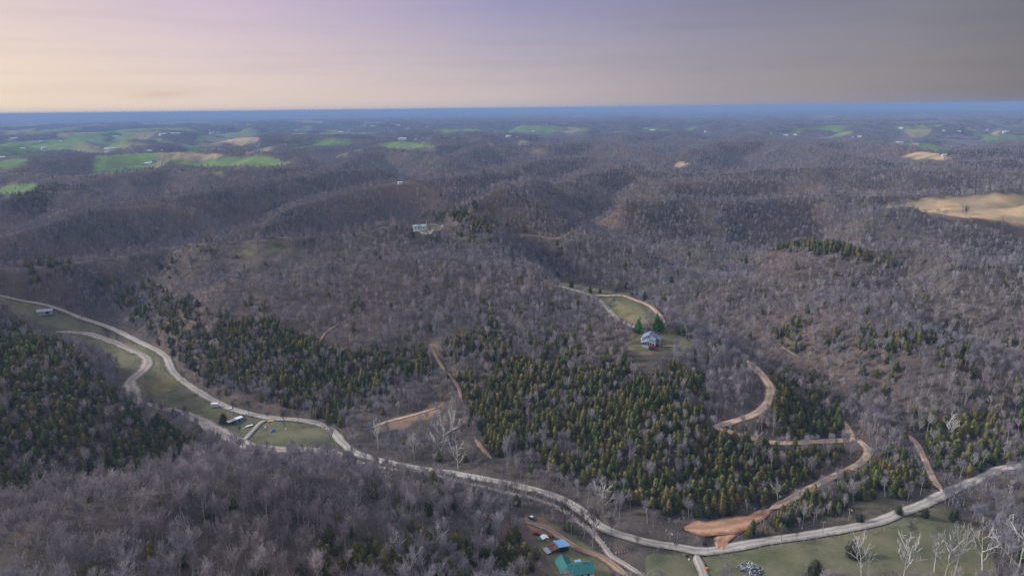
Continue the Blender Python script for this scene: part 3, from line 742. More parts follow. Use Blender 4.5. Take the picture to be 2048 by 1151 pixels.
def patch(seed, size=46.0, cedar=0.02):
    """a block of distant woodland: crowns as loose sprays of twigs"""
    q = random.Random(seed); o = MB(); n = 7; st = size / n
    for i in range(n):
        for j in range(n):
            x = (i + q.uniform(.1, .9) - n / 2) * st; y = (j + q.uniform(.1, .9) - n / 2) * st
            h = q.uniform(8.5, 13); rr_ = q.uniform(2.8, 4.2)
            if q.random() < cedar:
                for _ in range(26):
                    t = q.random(); a = q.uniform(0, 6.28); r_ = 2.2 * (1 - t) ** .7; c = Vector((x + math.cos(a) * r_, y + math.sin(a) * r_, 1 + t * 7)); d = Vector((q.gauss(0, 1), q.gauss(0, 1), 1)).normalized(); s_ = rdir(q, d, 1.57)
                    o.tri(c - s_ * .7, c + s_ * .7, c + d * 1.3, 1)
                continue
            for _ in range(34):
                u = Vector((q.gauss(0, 1), q.gauss(0, 1), abs(q.gauss(0, 1)) + .1)).normalized()
                p = Vector((x, y, h * .42)); e_ = p + Vector((u.x * rr_, u.y * rr_, u.z * h * .58)) * q.uniform(.75, 1.05); m = p.lerp(e_, .45)
                s_ = rdir(q, e_ - m, 1.57) * q.uniform(.16, .30)
                o.tri(m - s_, m + s_, e_)
            o.tube([(x, y, -2), (x, y, h * .5)], [.2, .1], 3)
    return o
L_NB = lib('near_bare', [joined([(t, 0), (c, 1)]).mesh('nb', [M_TRUNK, M_BARE]) for t, c in NEAR_BARE])
L_LB = lib('lod_bare', [joined([(t, 0), (c, 1)]).mesh('lb', [M_TRUNK, M_BARE]) for t, c in LOD_BARE])
L_CE = lib('cedar', [joined([(t, 0), (c, 1)]).mesh('ce', [M_TRUNK, M_CEDAR]) for t, c in CEDARS])
L_LC = lib('lod_cedar', [joined([(t, 0), (c, 1)]).mesh('lc', [M_TRUNK, M_CEDAR]) for t, c in LOD_CEDAR])
L_PA = lib('patch', [patch(400 + i, cedar=.03 if i < 3 else .12).mesh('pa', [M_BARE, M_CEDAR]) for i in range(4)])
# one combined library for the mass of the woods
def merged_lib(name, libs):
    c = bpy.data.collections.new(name); k = 0
    for l in libs:
        for o in sorted(l.objects, key=lambda o: o.name):
            o.name = '%s_%02d' % (name, k); c.objects.link(o); k += 1
    return c
LB_ALL = merged_lib('woodtree', [L_NB, L_LB])        # 0-4 near, 5-8 far
LC_ALL = merged_lib('cedartree', [L_CE, L_LC])       # 0-4 near, 5-6 far
def scatter(name, P, idx, rot, scl, coll, label, cat):
    me = bpy.data.meshes.new(name); me.vertices.add(len(P)); me.vertices.foreach_set('co', np.ascontiguousarray(P, np.float32).ravel())
    a = me.attributes.new('idx', 'INT', 'POINT'); a.data.foreach_set('value', np.ascontiguousarray(idx, np.int32))
    a = me.attributes.new('rot', 'FLOAT_VECTOR', 'POINT'); a.data.foreach_set('vector', np.ascontiguousarray(rot, np.float32).ravel())
    a = me.attributes.new('scl', 'FLOAT_VECTOR', 'POINT'); a.data.foreach_set('vector', np.ascontiguousarray(scl, np.float32).ravel())
    o = link(bpy.data.objects.new(name, me)); meta(o, label, cat, kind='stuff')
    ng = bpy.data.node_groups.new(name + '_nodes', 'GeometryNodeTree')
    ng.interface.new_socket('Geometry', in_out='INPUT', socket_type='NodeSocketGeometry'); ng.interface.new_socket('Geometry', in_out='OUTPUT', socket_type='NodeSocketGeometry')
    gi = N(ng, 'NodeGroupInput'); go = N(ng, 'NodeGroupOutput'); ip = N(ng, 'GeometryNodeInstanceOnPoints'); ci = N(ng, 'GeometryNodeCollectionInfo')
    ci.inputs['Collection'].default_value = coll; ci.inputs['Separate Children'].default_value = True; ci.inputs['Reset Children'].default_value = True
    def na(n, t):
        x = N(ng, 'GeometryNodeInputNamedAttribute', data_type=t); x.inputs[0].default_value = n; return x.outputs[0]
    er = N(ng, 'FunctionNodeEulerToRotation')
    ng.links.new(gi.outputs[0], ip.inputs['Points']); ng.links.new(ci.outputs[0], ip.inputs['Instance']); ip.inputs['Pick Instance'].default_value = True
    ng.links.new(na('idx', 'INT'), ip.inputs['Instance Index']); ng.links.new(na('rot', 'FLOAT_VECTOR'), er.inputs[0]); ng.links.new(er.outputs[0], ip.inputs['Rotation'])
    ng.links.new(na('scl', 'FLOAT_VECTOR'), ip.inputs['Scale']); ng.links.new(ip.outputs[0], go.inputs[0])
    md = o.modifiers.new('scatter', 'NODES'); md.node_group = ng
    return o

# ------------------------------------------------------------------ where trees stand
CED = [ # share of cedars, outline in the photo
 (.72, [(-40,650),(60,660),(120,690),(200,770),(300,830),(402,885),(390,908),(250,955),(150,985),(-40,1010)]),
 (.72, [(350,690),(480,640),(560,650),(640,690),(850,700),(862,760),(780,775),(720,800),(690,845),(640,835),(590,822),(480,790),(400,760)]),
 (.42, [(190,560),(290,560),(420,620),(480,650),(350,690),(280,640)]),
 (.40, [(870,690),(1050,650),(1200,700),(1420,760),(1420,830),(1200,760),(1050,720),(900,760)]),
 (.72, [(905,760),(1050,715),(1200,755),(1400,815),(1425,860),(1560,900),(1680,905),(1690,925),(1600,975),(1500,1030),(1380,1048),(1290,1030),(1200,980),(1080,925),(990,905),(940,850)]),
 (.72, [(1500,832),(1570,745),(1640,755),(1700,830),(1690,880),(1560,880),(1480,865)]),
 (.66, [(1490,1068),(1560,1022),(1640,978),(1740,922),(1800,900),(1870,950),(1868,980),(1780,1000),(1700,1010),(1660,1045),(1530,1082)]),
 (.50, [(1810,820),(1900,830),(2060,820),(2060,920),(1960,950),(1885,962),(1850,900)]),
 (.62, [(820,1040),(1000,1060),(1050,1070),(1120,1115),(1125,1180),(600,1180),(630,1110),(780,1090)]),
 (.60, [(825,928),(885,960),(875,995),(830,965)]), (.12, [(620,990),(1040,1000),(1040,1070),(620,1110)]),
 (.85, [(-30,398),(60,375),(170,370),(190,385),(100,415),(30,412)]), (2.0, [(1545,484),(1640,494),(1720,501),(1778,514),(1768,525),(1700,514),(1640,512),(1560,502)]),
 (1.0, [(1765,514),(1808,528),(1805,545),(1772,535)]), (1.0, [(828,434),(900,423),(935,445),(905,450),(870,436)]), (.30, [(880,450),(960,440),(990,470),(930,482)]),
 (.45, [(20,530),(140,520),(150,555),(40,560)]), (.10, [(1500,640),(2060,660),(2060,820),(1800,820),(1620,740)]), (.22, [(1260,695),(1310,700),(1320,740),(1265,745)]),
]
CEDW = [(p, ground_at(P)) for p, P in CED]
SPARSE = [(.5, ground_at([(660,850),(760,845),(900,800),(930,860),(1000,920),(1000,955),(760,915)])), (.20, ground_at([(400,800),(500,815),(590,822),(690,860),(680,885),(560,828)])),
 (.25, ground_at([(1290,1010),(1380,1045),(1400,1090),(1290,1075),(1210,1045)])), (.75, ground_at([(1000,975),(1150,1010),(1250,1100),(1300,1150),(1200,1130),(1100,1050)])), (.55, ground_at([(480,880),(680,880),(1000,960),(1000,990),(700,930),(480,900)]))]
CLEAR = []                                             # x, y, radius kept free of trees
def clear_px(px, py, r):
    p = ground_at([(px, py)])[0]; CLEAR.append((p[0], p[1], r)); return p
for c_ in [(1298,690,13),(1227,600,9),(1150,1140,17),(1110,1095,13),(1085,1080,9),(1063,1040,8),(428,815,8),(468,840,8),(90,628,12),(838,461,13),(862,454,11),(880,449,8),(1500,1140,12),(1250,1100,7),(1190,1120,6),(1380,1120,12),(1280,1130,9)]: clear_px(*c_)
# running skyline of the bare ground, to leave out what no eye near here could see
slope = (HG - HC) / np.exp(GLl)
SKY = np.maximum.accumulate(slope, axis=0)
def seen(x, y, z):
    a, l = logpolar(x, y)
    ia = np.clip(((a - A0) / (A1 - A0) * (NA - 1)).astype(int), 1, NA - 2); il = np.clip(((l - L0) / (L1 - L0) * (NR - 1)).astype(int) - 1, 0, NR - 1)
    s = (z - HC) / np.hypot(x, y)
    return s > np.minimum(np.minimum(SKY[il, ia - 1], SKY[il, ia]), SKY[il, ia + 1])
def candidates(r0, r1, sp, amax=0.68):
    n = int(2 * r1 * math.sin(amax) / sp) + 2; m = int(r1 / sp) + 2
    X, Y = np.meshgrid((np.arange(n) - n / 2) * sp, np.arange(m) * sp)
    X = X.ravel() + rng.uniform(-.5, .5, X.size) * sp; Y = Y.ravel() + rng.uniform(-.5, .5, Y.size) * sp
    r_ = np.hypot(X, Y); k = (r_ > r0) & (r_ < r1) & (np.abs(np.arctan2(X, Y)) < amax)
    return X[k], Y[k]
def fm(x, y):                                          # in a field?
    a, l = logpolar(x, y)
    ia = np.clip(np.rint((a - A0) / (A1 - A0) * (NA - 1)).astype(int), 0, NA - 1); il = np.clip(np.rint((l - L0) / (L1 - L0) * (NR - 1)).astype(int), 0, NR - 1)
    return field_mask[il, ia]
VIEWED = [(c[0], c[1], c[2] * (.45 if c[1] < 450 else 1)) for c in CLEAR] + [(*ground_at([(b_[0], b_[1])])[0], max(14.0, b_[2] * .8)) for b_ in [(5,316,40),(46,298,30),(88,297,30),(195,296,25),(216,300,40),(225,298,30),(299,303,30),(307,324,25),(296,328,25),(231,275,60),(326,270,60),(424,267,60),(438,267,50),(346,268,50),(356,268,50),(499,308,30),(568,291,35),(805,280,50),(845,278,40),(646,272,40),(682,266,50),(1017,274,40),(1305,262,60),(1416,264,60),(1502,266,40),(1571,272,40),(1720,274,40),(1799,288,40),(1831,290,40),(1888,312,30),(2011,265,60),(392,262,50),(405,262,50),(418,261,50),(800,368,14)]]
def clear_view(x, y, z, th=11.0):
    """woods are low or absent just below a pasture or a building that is seen over them"""
    r_ = np.hypot(x, y); hit = np.zeros(len(x)); f0 = np.ones(len(x))
    for step in (1.015, 1.03, 1.05, 1.075, 1.10, 1.13, 1.17, 1.22):
        zr = HC - (HC - z - th) * step; g = hh(x * step, y * step); new = (hit == 0) & (g >= zr); hit[new] = step
    f = np.where(hit > 0, hit, 1.0); f2 = 1 + (f - 1) * .55
    bad = (hit > 0) & (fm(x * f, y * f) | fm(x * f2, y * f2)) & (r_ > 650) & (r_ < 6500)
    for cx_, cy_, cr_ in VIEWED:
        bad |= (hit > 0) & (np.hypot(x * f - cx_, y * f - cy_) < cr_) | (np.hypot(x * f2 - cx_, y * f2 - cy_) < cr_)
    return ~(bad & (rng.random(len(x)) < .94))
def choose(x, y, nearset, pb, pc):
    keep = ~fm(x, y) | ((gnoise(x / 70, y / 70, 95) > .30) & (np.hypot(x, y) > 1250) & (np.arctan2(x, y) < .1))
    x, y = x[keep], y[keep]; z = hh(x, y)
    keep = clear_view(x, y, z); x, y, z = x[keep], y[keep], z[keep]
    keep = seen(x, y, z + 17); x, y, z = x[keep], y[keep], z[keep]
    share = np.where(np.hypot(x, y) < 800, .022, .006)
    jx = x + 9 * gnoise(x / 17, y / 17, 65); jy = y + 13 * gnoise(x / 21, y / 21, 66)
    for p, W in CEDW: share[in_poly(jx, jy, W)] = p
    cl_n = gnoise(x / 38, y / 38, 61)
    share = np.where(share > .03, np.clip(share + .75 * cl_n, 0, 1), share * (1 + 2 * cl_n))
    ced = rng.random(len(x)) < share
    prob = np.where(ced, pc, pb * (0.92 + .5 * gnoise(x / 26, y / 26, 63)))
    for p, W in SPARSE: prob[in_poly(x, y, W)] *= p
    keep = rng.random(len(x)) < prob
    x, y, z, ced = x[keep], y[keep], z[keep], ced[keep]
    if nearset:
        ok = np.ones(len(x), bool)
        for i in range(len(x)):
            co, idx, dist = kd.find((x[i], y[i], 0))
            if dist < RP[idx, 3] + (2.2 if not ced[i] else 1.6): ok[i] = False
        for cx_, cy_, r_ in CLEAR: ok &= np.hypot(x - cx_, y - cy_) > r_
        x, y, z, ced = x[ok], y[ok], z[ok], ced[ok]
    return x, y, z, ced
SETS = [choose(*candidates(120, 330, 3.7), True, .55, 1.0), choose(*candidates(330, 640, 3.1), True, .62, .95), choose(*candidates(640, 1150, 3.6), True, .72, 1.0), choose(*candidates(1150, 3300, 5.7), False, .95, .95)]
x = np.concatenate([s[0] for s in SETS]); y = np.concatenate([s[1] for s in SETS]); z = np.concatenate([s[2] for s in SETS]); ced = np.concatenate([s[3] for s in SETS])
r_ = np.hypot(x, y)
hill_h = np.clip(0.62 + z / 110, .62, 1.15)                                    # ridges carry the taller woods
size = np.where(ced, rng.triangular(.42, .85, 1.35, len(x)), rng.triangular(.36, .78, 1.25, len(x)) * np.where(r_ < 330, .98, .74))
size = np.where(r_ > 1150, size * 1.08, size)
rotz = rng.uniform(0, 6.283, len(x))
stretch = rng.uniform(.82, 1.18, len(x))
ppx, ppy, pd = project(np.c_[x, y, z + 6 * size])
vis = (ppx > 4) & (ppx < 2044) & (ppy < 1146) & seen(x, y, z + 5) 
hgt = size * np.where(ced, 8, 13)
app = np.where(vis, hgt / pd, 0)
def individuals(sel, n):
    k = np.nonzero(sel)[0]; return k[np.argsort(-app[k])][:n]
IB = individuals(~ced & (app > 0), 300); IC = individuals(ced & (app > 0), 300)
mask = np.ones(len(x), bool); mask[IB] = False; mask[IC] = False
rot = np.c_[rng.normal(0, .035, len(x)), rng.normal(0, .035, len(x)), rotz]
scl = np.c_[size, size, size * stretch]
P3 = np.c_[x, y, z - .15]
kb = mask & ~ced; kc = mask & ced
idxb = np.where(r_ < 640, rng.integers(0, 5, len(x)), rng.integers(5, 9, len(x))); idxc = np.where(r_ < 900, rng.integers(0, 5, len(x)), rng.integers(5, 7, len(x)))
scatter('bare_woods', P3[kb], idxb[kb], rot[kb], scl[kb], LB_ALL, 'grey leafless woods covering the hills and hollows', 'woods')
scatter('cedar_woods', P3[kc], idxc[kc], rot[kc], scl[kc], LC_ALL, 'dark green cedar woods on the lower slopes', 'woods')
# low brush along the verges and in the rough grass
xb, yb = candidates(230, 800, 2.3); zb_ = hh(xb, yb); kb2 = seen(xb, yb, zb_ + 2); xb, yb, zb_ = xb[kb2], yb[kb2], zb_[kb2]
rd = np.array([(lambda r3: r3[2] - RP[r3[1], 3])(kd.find((a_, b_, 0))) for a_, b_ in zip(xb, yb)])
infield = fm(xb, yb); ns = gnoise(xb / 14, yb / 14, 91)
pb2 = np.where((rd > .2) & (rd < 5), .42 + .5 * ns, np.where(infield, .02 + .10 * np.clip(ns, 0, 1), .03))
for p_, W_p in SPARSE: pb2[in_poly(xb, yb, W_p) & (rd > .2)] = .30
pb2[rd < .2] = 0
for cx_, cy_, cr_ in CLEAR: pb2[np.hypot(xb - cx_, yb - cy_) < cr_ * .8] *= .15
kb2 = rng.random(len(xb)) < pb2; xb, yb, zb_ = xb[kb2], yb[kb2], zb_[kb2]; sb_ = rng.uniform(.07, .2, len(xb))
scatter('roadside_brush', np.c_[xb, yb, zb_ - .1], rng.integers(5, 9, len(xb)), np.c_[np.zeros((len(xb), 2)), rng.uniform(0, 6.28, len(xb))], np.c_[sb_ * 1.5, sb_ * 1.5, sb_], LB_ALL, 'low leafless brush and weeds along road verges and meadows', 'brush')
xf, yf = candidates(3300, 11500, 43.0)
kf = ~fm(xf, yf) & clear_view(xf, yf, hh(xf, yf)); xf, yf = xf[kf], yf[kf]; zf_ = hh(xf, yf); kf = seen(xf, yf, zf_ + 16); xf, yf, zf_ = xf[kf], yf[kf], zf_[kf]
sx = (hh(xf + 20, yf) - hh(xf - 20, yf)) / 40; sy = (hh(xf, yf + 20) - hh(xf, yf - 20)) / 40
rotf = np.c_[np.arctan(sy), -np.arctan(sx), np.zeros(len(xf))]
sf = rng.uniform(.95, 1.15, len(xf))
scatter('distant_woods', np.c_[xf, yf, zf_], rng.integers(0, 4, len(xf)), rotf, np.c_[sf * 1.03, sf * 1.03, sf], L_PA, 'hazy blue grey woods rolling away to the skyline', 'woods')
print('trees', kb.sum(), kc.sum(), len(xf), round(time.time() - T0, 1))

# each tree that shows large is a tree of its own
NB_ME = [(t.mesh('trunk', M_TRUNK), c.mesh('crown', M_BARE)) for t, c in NEAR_BARE]
CE_ME = [(t.mesh('trunk', M_TRUNK), c.mesh('crown', M_CEDAR)) for t, c in CEDARS]
def tree(name, me_t, me_c, loc, rz, s, label, cat, group=None, tilt=(0, 0)):
    o = link(bpy.data.objects.new(name, None)); o.location = loc; o.rotation_euler = (tilt[0], tilt[1], rz); o.scale = s
    o.empty_display_size = .2
    meta(o, label, cat, group)
    link(bpy.data.objects.new('trunk', me_t), o); link(bpy.data.objects.new('crown', me_c), o)
    return o
def region_label(i, kind):
    X, Y = ppx[i], ppy[i]
    if kind == 'bare':
        sz = 'tall' if size[i] > .95 else 'small' if size[i] < .68 else 'mid-sized'
        if X < 800:
            lv = 'along the bottom edge' if Y > 1080 else 'along the crest' if Y < 985 else 'in the middle'
            pl = 'near ridge in the left corner' if X < 170 else 'near ridge below the cedar hillside' if X < 350 else 'near ridge below the long shed' if X < 540 else 'near slope below the road bend'
            return '%s bare grey tree %s of the %s' % (sz, lv, pl), 'bare trees of the ' + pl
        if X < 1300: pl = 'among the near cedars left of the farmhouse' if X < 1040 else 'between the gravel road and the farmhouse'
        elif X < 1700: pl = 'beside the road junction at the meadow'
        else: pl = 'at the right end of the meadow' if Y > 1000 else 'on the slope above the right hand road'
        return '%s bare grey tree standing %s' % (sz, pl), 'bare trees ' + pl
    sz = 'tall' if size[i] > 1.05 else 'small' if size[i] < .72 else 'mid-sized'
    if X < 420: pl = 'on the hillside left of the creek, ' + ('lower part' if Y > 880 else 'middle part' if Y > 780 else 'upper part')
    elif X < 1200 and Y > 1000: pl = 'on the near slope, ' + ('below the road bend' if X < 760 else 'left of the pale twin trees' if X < 850 else 'right of the pale twin trees' if X < 1000 else 'right beside the farmhouse')
    elif X < 900: pl = 'on the slope above the gravel road, left of the hill track'
    elif X < 1500: pl = 'in the dense stand ' + ('right of the hill track' if X < 1060 else 'above the forked sycamore' if X < 1260 else 'above the red clay bank') + (', lower edge' if Y > 950 else '')
    elif Y > 940: pl = 'in the strip between clay track and gravel road' + (', left end' if X < 1640 else '')
    else: pl = ('inside the switchback loop' if X < 1700 else 'right of the clay track bend' if X < 1840 else 'on the slope right of the hollow track')
    return '%s green cedar %s' % (sz, pl), 'cedars ' + pl
for i in IB:
    v = int(rng.integers(0, 5)); lb, gp = region_label(i, 'bare')
    tree('bare_tree', *NB_ME[v], P3[i], rotz[i], scl[i], lb, 'tree', gp, rot[i, :2])
for i in IC:
    v = int(rng.integers(0, 5)); lb, gp = region_label(i, 'cedar')
    tree('cedar_tree', *CE_ME[v], P3[i], rotz[i], scl[i], lb, 'tree', gp, rot[i, :2])
# ------------------------------------------------------------------ buildings, vehicles and other single things
M_SIDING = plain('pale_blue_siding', (0.40, 0.46, 0.55), .8)
M_WHITE = plain('white_paint', (0.78, 0.78, 0.76), .6, .06)
M_SHINGLE = plain('blue_grey_shingle', (0.17, 0.205, 0.275), .9, .22, 1.6, spec=.1)
M_TEAL = plain('teal_metal_roof', (0.025, 0.145, 0.14), .55, .12, .5)
M_TEALPALE = plain('pale_teal_roof', (0.25, 0.42, 0.41), .5, .1, .5)
M_BLUEROOF = plain('blue_metal_roof', (0.17, 0.33, 0.55), .45, .1, .5)
M_RUST = plain('rusty_metal', (0.15, 0.08, 0.062), .85, .5, 1.2)
M_GREYROOF = plain('grey_metal', (0.34, 0.35, 0.38), .5, .25, .8)
M_PALEROOF = plain('pale_metal_roof', (0.62, 0.66, 0.72), .4, .1, .5)
M_DARK = plain('dark_opening', (0.012, 0.013, 0.015), .3, .1)
M_GLASS = plain('window_glass', (0.02, 0.025, 0.03), .08, .1, spec=.6)
M_RED = plain('red_paint', (0.25, 0.018, 0.022), .5)
M_NAVY = plain('dark_teal_skirting', (0.012, 0.045, 0.075), .5)
M_BLUE = plain('blue_tarp', (0.02, 0.11, 0.42), .4)
M_YELLOW = plain('yellow_paint', (0.62, 0.43, 0.14), .55)
M_ORANGE = plain('orange_plastic', (0.75, 0.16, 0.04), .45)
M_TYRE = plain('tyre_rubber', (0.02, 0.02, 0.02), .9)
M_CARDARK = plain('dark_green_car_paint', (0.012, 0.02, 0.022), .25, .1, spec=.5)
M_WOODP = plain('weathered_pole_wood', (0.30, 0.26, 0.23), .9, .2)
M_CONC = plain('pale_concrete', (0.33, 0.30, 0.27), .9, .15)
M_TAN = plain('tan_siding', (0.45, 0.34, 0.24), .8)
M_BRICKR = plain('red_brown_roof', (0.30, 0.10, 0.08), .8)
M_CHAR = plain('charred_boards', (0.045, 0.05, 0.065), .9, .5, 2)
M_STONE = plain('creek_stone', (0.40, 0.35, 0.31), .95, .3, .7)
M_GREENP = plain('dark_green_plastic', (0.012, 0.07, 0.06), .5)
M_PINKR = plain('faded_red_roof', (0.45, 0.17, 0.14), .7)

def at(px, py):
    p = ground_at([(px, py)])[0]
    return Vector((p[0], p[1], float(hh(p[0], p[1]))))
def ppm(v):                                         # photo pixels per metre at a place
    return FPX / float((np.array(v) - CAMP) @ Fv)
def face_cam(v): return math.atan2(-v.x, v.y)       # heading that turns local -Y to the camera
def thing(name, loc, rz, label, cat, group=None):
    o = link(bpy.data.objects.new(name, None)); o.location = loc; o.rotation_euler = (0, 0, rz); o.empty_display_size = .2
    return meta(o, label, cat, group)
def sw(mb, axis):
    if axis == 'x': mb.V = [(b, a, c) for a, b, c in mb.V]; mb.F = [tuple(reversed(f)) for f in mb.F]
    return mb
def gable_wall(x0, x1, y0, y1, z0, hw, hr, axis='y'):
    mb = MB(); 
    if axis == 'x': x0, x1, y0, y1 = y0, y1, x0, x1
    xm = (x0 + x1) / 2; mb.prism([(x0, z0), (x1, z0), (x1, hw), (xm, hr), (x0, hw)], y0, y1); return sw(mb, axis)
def gable_roof(x0, x1, y0, y1, hw, hr, over=.45, th=.16, axis='y', ribs=0):
    mb = MB()
    if axis == 'x': x0, x1, y0, y1 = y0, y1, x0, x1
    xm = (x0 + x1) / 2; s = (hr - hw) / (xm - x0); d = s * over; g = .03
    a, b = x0 - over, x1 + over
    mb.prism([(a, hw - d + g), (xm, hr + g), (b, hw - d + g), (b, hw - d + g + th), (xm, hr + g + th), (a, hw - d + g + th)], y0 - over, y1 + over)
    for i in range(ribs):
        y = y0 - over + (y1 - y0 + 2 * over) * (i + .5) / ribs
        for sx_ in (-1, 1):
            e_ = a if sx_ < 0 else b
            mb.prism([(e_, hw - d + g + th), (xm, hr + g + th), (xm, hr + g + th + .07), (e_, hw - d + g + th + .07)], y - .05, y + .05)
    return sw(mb, axis)
def part(mb, name, mat, root): return mb.obj(name, mat, root)
def bx(*a):
    m = MB(); m.box(*a); return m

# the pale blue house on the ridge
loc = at(1299, 690); H0 = thing('house', loc, face_cam(loc) + R(-9), 'pale blue two level house with grey blue roof on the ridge clearing', 'house')
part(gable_wall(-5.2, 3.8, 0, 9, -1.5, 5.0, 7.3), 'wall', M_SIDING, H0)
rf = part(gable_roof(-5.2, 3.8, 0, 9, 5.0, 7.3, .5), 'roof', M_SHINGLE, H0)
m_ = MB(); m_.prism([(-5.75, 4.68), (-.7, 7.26), (-.7, 7.52), (-5.75, 4.95)], -.56, -.50); m_.prism([(-.7, 7.26), (4.35, 4.68), (4.35, 4.95), (-.7, 7.52)], -.565, -.505); m_.obj('trim', M_WHITE, rf)
m_ = MB(); m_.prism([(3.9, 4.75), (6.9, 3.85), (6.9, 4.03), (3.9, 4.93)], 1.2, 8.6); m_.obj('side_porch_roof', M_SHINGLE, H0)
for yy in (1.5, 4.8, 8.2): bx(6.5, 6.68, yy, yy + .18, -1.2, 3.9).obj('post', M_WHITE, H0)
bx(3.85, 6.7, 1.3, 8.5, .6, .8).obj('side_deck', M_WOODP, H0)
bx(-1.2, -.2, -.05, -.004, 5.35, 6.1).obj('gable_vent', M_DARK, H0)
for yy in (2.2, 5.4): bx(3.81, 3.86, yy, yy + 1.5, 1.6, 3.2).obj('window', M_GLASS, H0)
part(gable_wall(-4.4, 4.1, -4.6, -.01, -1.6, 3.2, 4.5), 'porch_wall', M_SIDING, H0)
pr = part(gable_roof(-4.4, 4.1, -4.6, -.55, 3.2, 4.5, .5), 'porch_roof', M_SHINGLE, H0)
m_ = MB(); m_.prism([(-4.95, 2.93), (-.15, 4.42), (-.15, 4.66), (-4.95, 3.2)], -5.17, -5.105); m_.prism([(-.15, 4.42), (4.65, 2.93), (4.65, 3.2), (-.15, 4.66)], -5.175, -5.11); m_.obj('trim', M_WHITE, pr)
for k in range(5):
    x_0 = -4.1 + k * 1.65
    wn = bx(x_0, x_0 + 1.3, -4.67, -4.606, 1.45, 2.85).obj('window', M_GLASS, H0); bx(x_0 + 1.3, x_0 + 1.55, -4.70, -4.604, 1.3, 3.0).obj('frame', M_WHITE, wn)
for yy in (-3.9, -2.0): bx(-4.47, -4.405, yy, yy + 1.3, 1.45, 2.85).obj('window', M_GLASS, H0)
bx(-4.5, 4.2, -4.72, -4.61, -1.6, -.9).obj('skirting', M_WHITE, H0)
dk = bx(.4, 4.3, -7.0, -4.75, 1.0, 1.2).obj('deck', M_RED, H0)
bx(.6, 4.1, -6.8, -4.9, -1.8, .99).obj('deck_skirting', M_NAVY, H0)
m_ = MB(); m_.box(.4, 4.3, -7.06, -6.98, 2.0, 2.12); m_.box(4.24, 4.32, -7.0, -4.75, 2.0, 2.12)
for k in range(14): m_.box(.45 + k * .29, .55 + k * .29, -7.05, -6.99, 1.2, 2.0)
for k in range(8): m_.box(4.25, 4.31, -6.9 + k * .28, -6.8 + k * .28, 1.2, 2.0)
m_.obj('railing', M_RED, H0)
m_ = MB()
for k in range(9): m_.box(4.3 + k * .32, 4.64 + k * .32, -6.9, -5.4, .85 - k * .29, 1.0 - k * .29)
m_.prism([(4.3, 1.9), (7.2, -.8), (7.2, -.68), (4.3, 2.02)], -6.95, -6.87); m_.prism([(4.3, 1.9), (7.2, -.8), (7.2, -.68), (4.3, 2.02)], -5.43, -5.35)
for k in range(9): m_.box(4.4 + k * .32, 4.48 + k * .32, -6.94, -6.88, .8 - k * .29, 1.85 - k * .29)
m_.obj('stairs', M_RED, H0)
bx(-6.4, -5.22, 2.0, 4.4, -1.5, 2.9).obj('side_entry', M_WHITE, H0); bx(-6.6, -5.2, 1.8, 4.6, 2.92, 3.05).obj('entry_roof', M_PALEROOF, H0)
l2 = at(1306, 694)
tp = thing('trampoline', l2, .3, 'dark blue round trampoline in front of the red deck stairs', 'trampoline')
m_ = MB(); m_.tube([(0, 0, .7), (0, 0, .78)], [1.9, 1.9], 20, tip=False); m_.F.append(tuple(range(20, 40))); m_.M.append(0); m_.obj('mat', M_NAVY, tp)
for k in range(6):
    m_ = MB(); m_.tube([(1.8 * math.cos(k), 1.8 * math.sin(k), -.3), (1.8 * math.cos(k), 1.8 * math.sin(k), .72)], [.05, .05], 5); m_.obj('leg', M_GREYROOF, tp)
# open shelter on the ridge loop
loc = at(1228, 601); S = thing('shelter', loc, face_cam(loc) + R(35), 'small teal roofed open shelter inside the ridge loop', 'shelter')
gable_roof(-2, 2, -1.6, 1.6, 2.5, 3.6, .35, axis='x').obj('roof', M_TEAL, S)
for sx_ in (-1.8, 1.8):
    for sy_ in (-1.4, 1.4): bx(sx_ - .09, sx_ + .09, sy_ - .09, sy_ + .09, -.5, 2.6).obj('post', M_WOODP, S)
bx(-1.5, 1.5, .5, 1.1, .35, .5).obj('bench', M_RUST, S); bx(-1.5, 1.5, 1.12, 1.2, .5, 1.1).obj('bench_back', M_RUST, S)
# teal roofed house at the bottom edge
loc = at(1155, 1143); T = thing('farmhouse', loc, face_cam(loc) + R(18), 'large teal metal roofed farmhouse cut by the bottom edge', 'house')
gable_wall(-4.5, 6, -5, 3, -1, 2.7, 4.9, 'x').obj('wall', M_WHITE, T); gable_roof(-4.5, 6, -5, 3, 2.7, 4.9, .6, axis='x', ribs=9).obj('roof', M_TEAL, T)
gable_wall(-8, -2.2, -1.5, 7.5, -1, 2.6, 4.3).obj('wing_wall', M_WHITE, T); gable_roof(-8, -2.2, -1.5, 7.5, 2.6, 4.3, .55, axis='y', ribs=8).obj('wing_roof', M_TEAL, T)
m_ = MB(); m_.box(0, 3, 3.5, 5.4, 2.35, 2.47); m_.obj('porch_roof', M_BLUEROOF, T)
for k in range(3): bx(-3 + k * 2.9, -1.8 + k * 2.9, -5.06, -5.01, .9, 2.1).obj('window', M_GLASS, T)
bx(-1.2, -.4, 3.0, 3.05, 0, 2.1).obj('door', M_DARK, T)
bx(2.2, 2.8, -1.4, -.8, 4.4, 5.7).obj('chimney', M_BRICKR, T)
